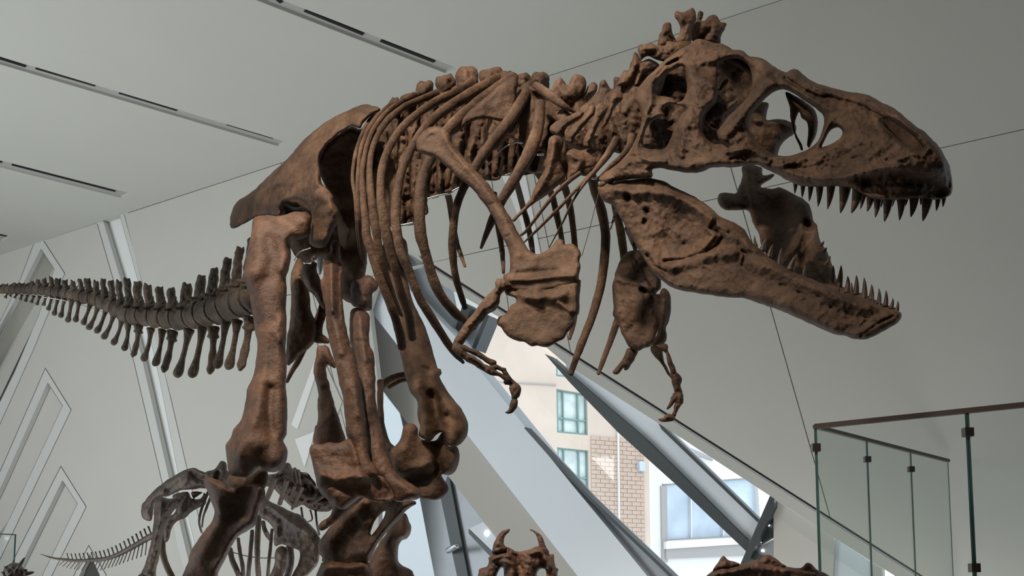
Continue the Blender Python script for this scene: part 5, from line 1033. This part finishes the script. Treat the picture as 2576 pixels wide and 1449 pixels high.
obj('tibia', [relief(ftb, 5.1, 3.4, k=.8, cap=.1, strokes=[(H([(1400, 680), (1480, 650), (1600, 600)]), 14, .03), (H([(1430, 740), (1600, 720)]), 26, -.05), (H([(1660, 480), (1670, 660)]), 9, -.05), (H([(1600, 460), (1560, 560)]), 18, -.03), (H([(1740, 560), (1760, 640)]), 16, .03), (H([(1440, 380), (1400, 520), (1350, 620)]), 16, .03)], noise=.009, nscale=18, seed=216)], BONE, rex)
ftl = H([(1085, 868), (1200, 880), (1345, 880), (1500, 890), (1502, 912), (1430, 962), (1372, 1030), (1292, 1112), (1222, 1200), (1172, 1292), (1135, 1345), (1000, 1370), (860, 1350), (800, 1340), (800, 1312), (774, 1270), (776, 1200), (830, 1120), (902, 1030), (1022, 932)])
obj('tibia', [relief(ftl, [(1000, 1260, 5.0), (850, 1400, 5.25)], 3.4, holes=[H([(1275, 965), (1240, 1050), (1165, 1150), (1160, 1130), (1195, 1040), (1240, 985)])], cap=.1, strokes=[(H([(1080, 900), (980, 1050), (840, 1180)]), 16, .03), (H([(1050, 1100), (950, 1250)]), 36, -.05), (H([(1440, 930), (1250, 1120), (1160, 1280)]), 10, .03), (H([(1150, 950), (1180, 1000)]), 14, -.03)], noise=.009, nscale=18, seed=217)], BONE, rex, label='lower shin of the far leg')
obj('ankle', [relief(H([(786, 1372), (815, 1345), (870, 1335), (980, 1352), (1080, 1340), (1135, 1345), (1160, 1372), (1170, 1500), (780, 1500)]), 5.2, 3.4, strokes=[(H([(840, 1380), (960, 1390), (1100, 1375)]), 12, .03), (H([(900, 1430), (1050, 1430)]), 14, -.03)], noise=.009, seed=218)], LEG, rex)
obj('far_foot_bone', [relief(H([(1150, 1342), (1190, 1262), (1240, 1182), (1272, 1138), (1312, 1080), (1342, 1048), (1382, 1008), (1420, 978), (1440, 1010), (1452, 1050), (1463, 1082), (1455, 1140), (1430, 1170), (1392, 1182), (1370, 1250), (1366, 1330), (1400, 1370), (1460, 1400), (1482, 1430), (1480, 1500), (1160, 1500)]), 5.6, 3.4, cap=.1, strokes=[(H([(1290, 1150), (1260, 1260), (1350, 1400)]), 22, .03), (H([(1400, 1040), (1420, 1120)]), 14, .03)], noise=.009, nscale=18, seed=219)], LEG, rex)
rib([(1395, 1108, 44), (1300, 1130, 50), (1232, 1180, 56), (1205, 1240, 44), (1208, 1340, 44), (1215, 1449, 46)], (5.9, 5.9, 5.9), tf=G, name='rear_arm_bone')
rib([(1395, 1140, 40), (1340, 1160, 36), (1270, 1200, 30)], (5.95, 5.95, 5.95), tf=G, name='rear_arm_bone')
rib([(1235, 0, 50), (1238, 150, 40), (1245, 300, 40), (1280, 460, 60), (1330, 520, 80)], (5.8, 5.6, 5.3), tf=H, name='rear_arm_bone')
obj('steel_bracket', tube([q + (1.2, 5.0) for q in G([(580, 275), (620, 215), (700, 185)])], seg=6), STEEL, rex)
obj('steel_bracket', [relief(G([(745, 260), (790, 255), (788, 330), (765, 385), (748, 330)]), 5.3, 3, cap=.01, noise=0)], ALU, rex)
obj('steel_post', tube3([P(905., 1000., 5.35) * np.array([1, 1, 0]) + np.array([0, 0, z]) for z in (0, 0.8, 1.35)], 0.03, 10), DARKM, rex)

# lower legs and feet of the tyrannosaur (below the frame), down to the floor
def w3(pts, rr, mat, parent, name, seg=12, nz=.012):
    c = cr_open([list(p) + [r] for p, r in zip(pts, rr)], 5)
    return obj(name, tube3(c[:, :3], c[:, 3], seg, .9, noise=nz, nscale=.07), mat, parent)
def foot(knee, ank, z0=0.0):
    a = np.array(ank)
    w3([knee, (a + knee) / 2 + [0, 0, .02], a], [.10, .075, .10], LEG, rex, 'shin_end')
    f = np.array([.8, -.6, 0]); s_ = np.array([.6, .8, 0])
    for k_ in (-1, 0, 1):
        b = a + f * .28 + s_ * .08 * k_; b[2] = z0 + .15
        w3([a + s_ * .05 * k_, (a + b) / 2, b], [.06, .045, .055], LEG, rex, 'metatarsal')
        c0_ = b.copy()
        for j in range(3):
            c1_ = c0_ + (f + s_ * .25 * k_) * (.17 - .03 * j); c1_[2] = max(z0 + .045, c0_[2] - .07)
            w3([c0_, (c0_ + c1_) / 2, c1_], [.05 - j * .006, .034, .045 - j * .006], LEG, rex, 'toe_bone' if j < 2 else 'toe_claw', nz=.005); c0_ = c1_
foot(P(465., 1490., 4.97), P(400., 1740., 5.1)); foot(P(870., 1470., 5.25), P(850., 1720., 5.4))

# ------------------------------------------------------------------ second, smaller skeleton behind the legs
duck = thing('hadrosaur_skeleton', 'smaller dark skeleton with ribbed upcurved tail behind the big skeleton legs', 'skeleton', np.array([-2.0, 7.8, 0.0]))
DK = bone_mat('dark_glossy_bone_cast', (0.036, 0.020, 0.012), (0.070, 0.040, 0.025), (0.115, 0.068, 0.043), 0.38, .6)
def r2(name, pts, d, **k): return obj(name, [relief(I(pts), d, k.pop('step', 2.8), noise=k.pop('noise', .010), nscale=12, **k)], k.pop('mat', DK) if 'mat' in k else DK, duck)
r2('ilium', [(905, 440), (932, 398), (980, 340), (1060, 270), (1150, 210), (1230, 168), (1305, 142), (1350, 160), (1415, 185), (1470, 200), (1480, 290), (1400, 302), (1290, 312), (1200, 322), (1120, 362), (1060, 372), (1012, 405), (1000, 460), (990, 540), (960, 552), (912, 520)], [(360, 1290, 8.3), (520, 1180, 7.9)], cap=.08, strokes=[(I([(950, 470), (1080, 330), (1250, 240)]), 9, .03), (I([(1300, 180), (1360, 230), (1440, 240)]), 8, -.04), (I([(1120, 320), (1200, 260)]), 8, -.04)], seed=301)
r2('sacrum', [(1400, 180), (1480, 150), (1520, 92), (1562, 110), (1570, 160), (1600, 200), (1560, 300), (1480, 330), (1400, 300), (1390, 230)], 7.9, strokes=[(I([(1500, 180), (1470, 280)]), 5, -.04), (I([(1540, 200), (1500, 300)]), 5, .03)], seed=302)
r2('ischium', [(1150, 355), (1260, 328), (1300, 380), (1390, 335), (1405, 420), (1310, 470), (1245, 530), (1190, 552), (1140, 605), (1120, 700), (1080, 705), (1078, 560), (1170, 480), (1160, 400)], 8.0, holes=[I([(1290, 335), (1330, 325), (1385, 340), (1360, 380), (1310, 380)])], seed=303)
r2('femur', [(1012, 380), (1060, 364), (1120, 382), (1180, 370), (1225, 345), (1265, 330), (1235, 400), (1182, 450), (1142, 492), (1112, 570), (1082, 640), (1060, 740), (1042, 850), (1022, 920), (1010, 1060), (870, 1060), (930, 900), (960, 800), (986, 680), (1000, 560), (1006, 450)], 7.75, strokes=[(I([(1060, 400), (1050, 560), (1000, 760)]), 7, .03), (I([(1150, 400), (1100, 480)]), 7, .03)], seed=304)
rib([(1105, 560, 40), (1072, 680, 46), (1072, 800, 48), (1102, 900, 48), (1150, 1000, 48), (1180, 1060, 46)], (8.2, 8.2, 8.2), parent=duck, mat=DK, tf=I, name='pubis')
for p, d in [([(1425, 325, 22), (1375, 450, 20), (1352, 560, 18), (1372, 645, 12)], 8.0), ([(1450, 350, 22), (1410, 450, 20), (1385, 520, 16), (1375, 600, 12)], 8.2), ([(1590, 770, 40), (1610, 860, 44), (1650, 950, 44), (1680, 1040, 44)], 7.9), ([(1655, 690, 26), (1668, 800, 30), (1690, 920, 32), (1690, 1040, 32)], 7.9),
             ([(1762, 630, 30), (1752, 760, 32), (1738, 900, 34), (1728, 1040, 34)], 7.8), ([(1812, 520, 44), (1802, 700, 44), (1802, 860, 42), (1815, 1040, 40)], 7.7), ([(1915, 620, 26), (1902, 760, 28), (1888, 900, 28), (1880, 1040, 28)], 7.8), ([(1845, 560, 30), (1862, 630, 36), (1900, 690, 36)], 8.0), ([(2140, 450, 16), (2150, 520, 16), (2160, 560, 10)], 8.2), ([(2250, 470, 18), (2262, 580, 18), (2280, 660, 16)], 8.3), ([(2210, 470, 14), (2225, 540, 14), (2190, 560, 10)], 8.2)]:
    rib(p, (d, d - .1, d), parent=duck, mat=DK, tf=I, seg=8)
rib([(1560, 780, 7), (1700, 820, 7), (1820, 838, 7), (1935, 838, 7)], (7.8, 7.8, 7.8), parent=duck, mat=DARKM, tf=I, name='armature_wire', seg=6)
r2('dorsal_column', [(1850, 205), (1950, 182), (2010, 112), (2050, 108), (2075, 150), (2120, 158), (2160, 200), (2210, 230), (2260, 290), (2350, 352), (2388, 402), (2372, 470), (2280, 482), (2200, 460), (2150, 432), (2080, 450), (2000, 385), (1920, 300), (1860, 280)], 8.3, cap=.12, noise=.05, strokes=[(I([(1900, 240), (2100, 330), (2340, 440)]), 8, .06), (I([(2180, 400), (2340, 380)]), 5, -.05)], seed=305)
for i, (a, b, w) in enumerate([((1940, 230), (1875, 385), 48), ((2030, 245), (1975, 420), 46), ((2150, 300), (2070, 460), 28), ((2090, 290), (2050, 400), 30), ((2012, 110), (2035, 230), 22), ((2045, 118), (2075, 250), 22), ((2090, 150), (2110, 260), 24), ((2120, 165), (2135, 270), 20), ((1990, 170), (2080, 250), 14), ((2010, 150), (2100, 280), 14), ((2210, 420), (2340, 350), 26)]):
    rib([(a[0], a[1], w), ((a[0] + b[0]) / 2, (a[1] + b[1]) / 2, w * .9), (b[0], b[1], w * .8)], (8.0, 8.05, 8.1), parent=duck, mat=DK, tf=I, name='vertebral_process', seg=8)
for k_ in range(5):
    rib([(2120 + k_ * 18, 180 + k_ * 8, 7), (2190 + k_ * 14, 190 + k_ * 18, 8), (2225 + k_ * 8, 250 + k_ * 22, 8), (2240 + k_ * 6, 300 + k_ * 24, 6)], (8.3, 8.3, 8.3), parent=duck, mat=DK, tf=I, seg=6)
r2('shoulder_blade', [(1815, 462), (1850, 382), (1900, 402), (2000, 450), (2080, 490), (2140, 510), (2200, 572), (2262, 640), (2290, 702), (2286, 780), (2270, 870), (2230, 930), (2150, 1000), (2060, 1000), (2110, 900), (2130, 820), (2120, 780), (2050, 752), (1992, 732), (1940, 750), (1926, 700), (1930, 622), (1880, 560), (1820, 520)], [(660, 1280, 7.4), (800, 1400, 7.2)], cap=.05, strokes=[(I([(1900, 440), (2050, 560), (2200, 660)]), 8, .03), (I([(2000, 640), (2150, 700), (2180, 900)]), 16, -.015)], seed=306)
r2('forelimb_bone', [(1935, 810), (1950, 768), (1990, 748), (2030, 770), (2038, 832), (2030, 900), (2002, 978), (1990, 1060), (1880, 1060), (1900, 970), (1932, 900)], 7.2, seed=307)
rib([(2050, 760, 60), (2060, 860, 50), (2040, 960, 50), (2000, 1050, 40)], (7.4, 7.4, 7.4), parent=duck, mat=DK, tf=I, name='forelimb_bone')
tp2 = [(125, 808, 3), (220, 838, 14), (300, 850, 20), (400, 860, 24), (520, 856, 28), (640, 842, 32), (740, 806, 36), (840, 752, 40), (950, 690, 46), (1010, 655, 50), (1080, 620, 60)]
td2 = [9.6, 9.4, 9.25, 9.1, 8.95, 8.8, 8.7, 8.6, 8.45, 8.35, 8.3]
q = [(a, b, w / 2 / I.k, d) for (a, b), w, d in zip([x[:2] for x in I(tp2)], [p[2] for p in tp2], td2)]
tl2 = obj('tail', tube(q, seg=12, m=6, noise=.012, nscale=.05), DK, duck)
xs = [p[0] for p in tp2]
for k_, u in enumerate(np.linspace(345, 985, 21)):
    c = float(np.interp(u, xs, [p[1] for p in tp2])); d = float(np.interp(u, xs, td2)); L_ = 40 + (u - 345) / 640 * 22; w = 8 + (u - 345) / 640 * 6
    a = I([(u, c - 6)])[0]; b = I([(u - 12 - (u - 345) * .02, c - L_ - 10)])[0]
    obj('neural_spine', tube([a + (w / 2 / I.k, d), ((a[0] + b[0]) / 2, (a[1] + b[1]) / 2, w / 2.2 / I.k, d), b + (w / 2 / I.k * 1.15, d)], seg=6, m=2), DK, tl2)
for k_, u in enumerate(np.linspace(312, 950, 23)):
    c = float(np.interp(u, xs, [p[1] for p in tp2])); d = float(np.interp(u, xs, td2)); L_ = 34 + min(1, (u - 312) / 250) * 48 + max(0, (u - 700)) * .14; w = 6 + (u - 312) / 640 * 4
    sl = 34 if u < 800 else 34 - (u - 800) * .18
    a = I([(u, c + 8)])[0]; b = I([(u - sl - 6, c + L_ + 10)])[0]
    obj('chevron', tube([a + (w / 2 / I.k, d), ((a[0] + b[0]) / 2, (a[1] + b[1]) / 2, w / 2.4 / I.k, d), b + (w / 2 / I.k * .8, d)], seg=6, m=2), DK, tl2)
# its lower legs to the floor
for a, zz in ((P(365., 1460., 7.75), .1), (P(445., 1470., 8.2), .1)):
    w3([a, a + [-.05, 0, -.35], a + [.1, -.1, -.75], [a[0] + .0, a[1], .25], [a[0] + .25, a[1] - .2, .06]], [.07, .06, .06, .05, .04], DK, duck, 'lower_leg')

# ------------------------------------------------------------------ horned skull, frill, and spiked skull on their stands
RUST = bone_mat('rusty_bone_cast', (0.050, 0.025, 0.016), (0.105, 0.054, 0.033), (0.165, 0.092, 0.058), 0.5, .4)
hs = thing('horned_skull', 'small brown skull with two upright curved horns at bottom centre', 'skull', P(1305., 1449., 4.6) * np.array([1, 1, 0]))
def jr(name, pts, d, par, st_=(), **k):
    return obj(name, [relief(J(pts), d, k.pop('step', 2.4), strokes=[(J(a), b, c) for a, b, c in st_], noise=.006, nscale=9, **k)], RUST, par)
jr('skull_bone', [(272, 1430), (285, 1400), (330, 1385), (345, 1340), (338, 1330), (365, 1310), (375, 1270), (430, 1262), (480, 1262), (520, 1285), (560, 1285), (620, 1268), (665, 1250), (715, 1240), (735, 1300), (770, 1302), (778, 1350), (785, 1395), (803, 1405), (800, 1449), (820, 1560), (700, 1620), (540, 1680), (400, 1620), (260, 1560)], 4.6, hs,
   [([(400, 1290), (480, 1290), (520, 1330), (560, 1400)], 7, -.02), ([(370, 1340), (430, 1310), (480, 1320)], 6, .02), ([(540, 1330), (540, 1449)], 14, -.03), ([(620, 1300), (690, 1280), (740, 1380)], 7, .02), ([(690, 1330), (740, 1449)], 6, -.02), ([(440, 1350), (500, 1380), (500, 1449)], 9, .02)],
   holes=[J([(395, 1449), (415, 1405), (435, 1395), (442, 1420), (440, 1470), (420, 1500), (400, 1490)]), J([(662, 1449), (672, 1412), (700, 1400), (722, 1415), (722, 1470), (700, 1500), (670, 1490)])], cap=.09, seed=401)
for i, p in enumerate([[(366, 1300), (372, 1250), (390, 1200), (420, 1160), (455, 1140), (484, 1137), (478, 1155), (452, 1180), (440, 1215), (445, 1245), (470, 1270), (430, 1300)], [(612, 1138), (640, 1145), (680, 1170), (705, 1205), (720, 1250), (742, 1300), (690, 1310), (650, 1290), (650, 1262), (672, 1250), (670, 1215), (650, 1170)]]):
    jr('brow_horn', p, 4.58, hs, seed=403 + i)
obj('stand_post', tube3([P(1305., 1500., 4.65), P(1305., 1500., 4.65) * np.array([1, 1, 0]) + np.array([0, 0, .02])], .02, 10), DARKM, hs)
obj('stand_base', tube3([P(1305., 1500., 4.65) * np.array([1, 1, 0]) + np.array([0, 0, z]) for z in (0, .03)], .2, 20, round_end=False, ref=(1, 0, 0)), DARKM, hs)
fs = thing('frilled_skull', 'rust coloured bony frill with pointed knobs peeking above the lower edge', 'skull', P(1935., 1449., 4.4) * np.array([1, 1, 0]))
jr('frill', [(1780, 1455), (1830, 1412), (1865, 1390), (1940, 1385), (2010, 1368), (2080, 1352), (2130, 1340), (2170, 1345), (2230, 1360), (2320, 1388), (2400, 1395), (2480, 1400), (2550, 1420), (2600, 1445), (2640, 1500), (2600, 1620), (2200, 1760), (1850, 1640), (1740, 1520)], 4.4, fs,
   [([(1850, 1440), (2100, 1390), (2300, 1420)], 12, .02), ([(2120, 1360), (2150, 1449)], 9, .02), ([(2320, 1400), (2480, 1430)], 9, .015)], cap=.06, R=16, step=3, seed=410)
for i, p in enumerate([[(1828, 1420), (1862, 1360), (1895, 1316), (1930, 1340), (1975, 1358), (2012, 1370), (1960, 1400), (1870, 1405)], [(2110, 1372), (2150, 1330), (2185, 1310), (2230, 1318), (2280, 1358), (2318, 1388), (2230, 1400), (2130, 1390)], [(2405, 1408), (2430, 1385), (2448, 1365), (2475, 1365), (2510, 1400), (2560, 1440), (2480, 1440)]]):
    jr('frill_knob', p, 4.36, fs, cap=.03, seed=411 + i)
obj('stand_post', tube3([P(1935., 1560., 4.5), P(1935., 1560., 4.5) * np.array([1, 1, 0]) + np.array([0, 0, .02])], .02, 10), DARKM, fs)
obj('stand_base', tube3([P(1935., 1560., 4.5) * np.array([1, 1, 0]) + np.array([0, 0, z]) for z in (0, .03)], .2, 20, round_end=False, ref=(1, 0, 0)), DARKM, fs)
ss = thing('spiked_skull', 'small dark spiky bone at the bottom left corner below the glass case', 'skull', P(38., 1449., 5.6) * np.array([1, 1, 0]))
def mr(name, pts, d): return obj(name, [relief(M5(pts), d, 2.2, noise=.012, nscale=7, seed=420 + len(pts))], DK, ss)
mr('skull_bone', [(20, 1460), (25, 1410), (50, 1380), (90, 1362), (130, 1370), (150, 1400), (175, 1410), (182, 1430), (170, 1460), (160, 1540), (40, 1540)], 5.6)
for p in [[(88, 1440), (95, 1400), (120, 1365), (162, 1326), (150, 1360), (130, 1400), (100, 1445)], [(150, 1420), (190, 1418), (224, 1426), (190, 1440), (150, 1445)], [(5, 1425), (30, 1420), (30, 1445)], [(20, 1390), (50, 1388), (40, 1405)], [(140, 1405), (178, 1406), (160, 1420)], [(15, 1449), (40, 1440), (35, 1470)]]:
    mr('spike', p, 5.52)
obj('stand_post', tube3([P(38., 1500., 5.65), P(38., 1500., 5.65) * np.array([1, 1, 0]) + np.array([0, 0, .02])], .02, 10), DARKM, ss)
obj('stand_base', tube3([P(38., 1500., 5.65) * np.array([1, 1, 0]) + np.array([0, 0, z]) for z in (0, .03)], .2, 20, round_end=False, ref=(1, 0, 0)), DARKM, ss)
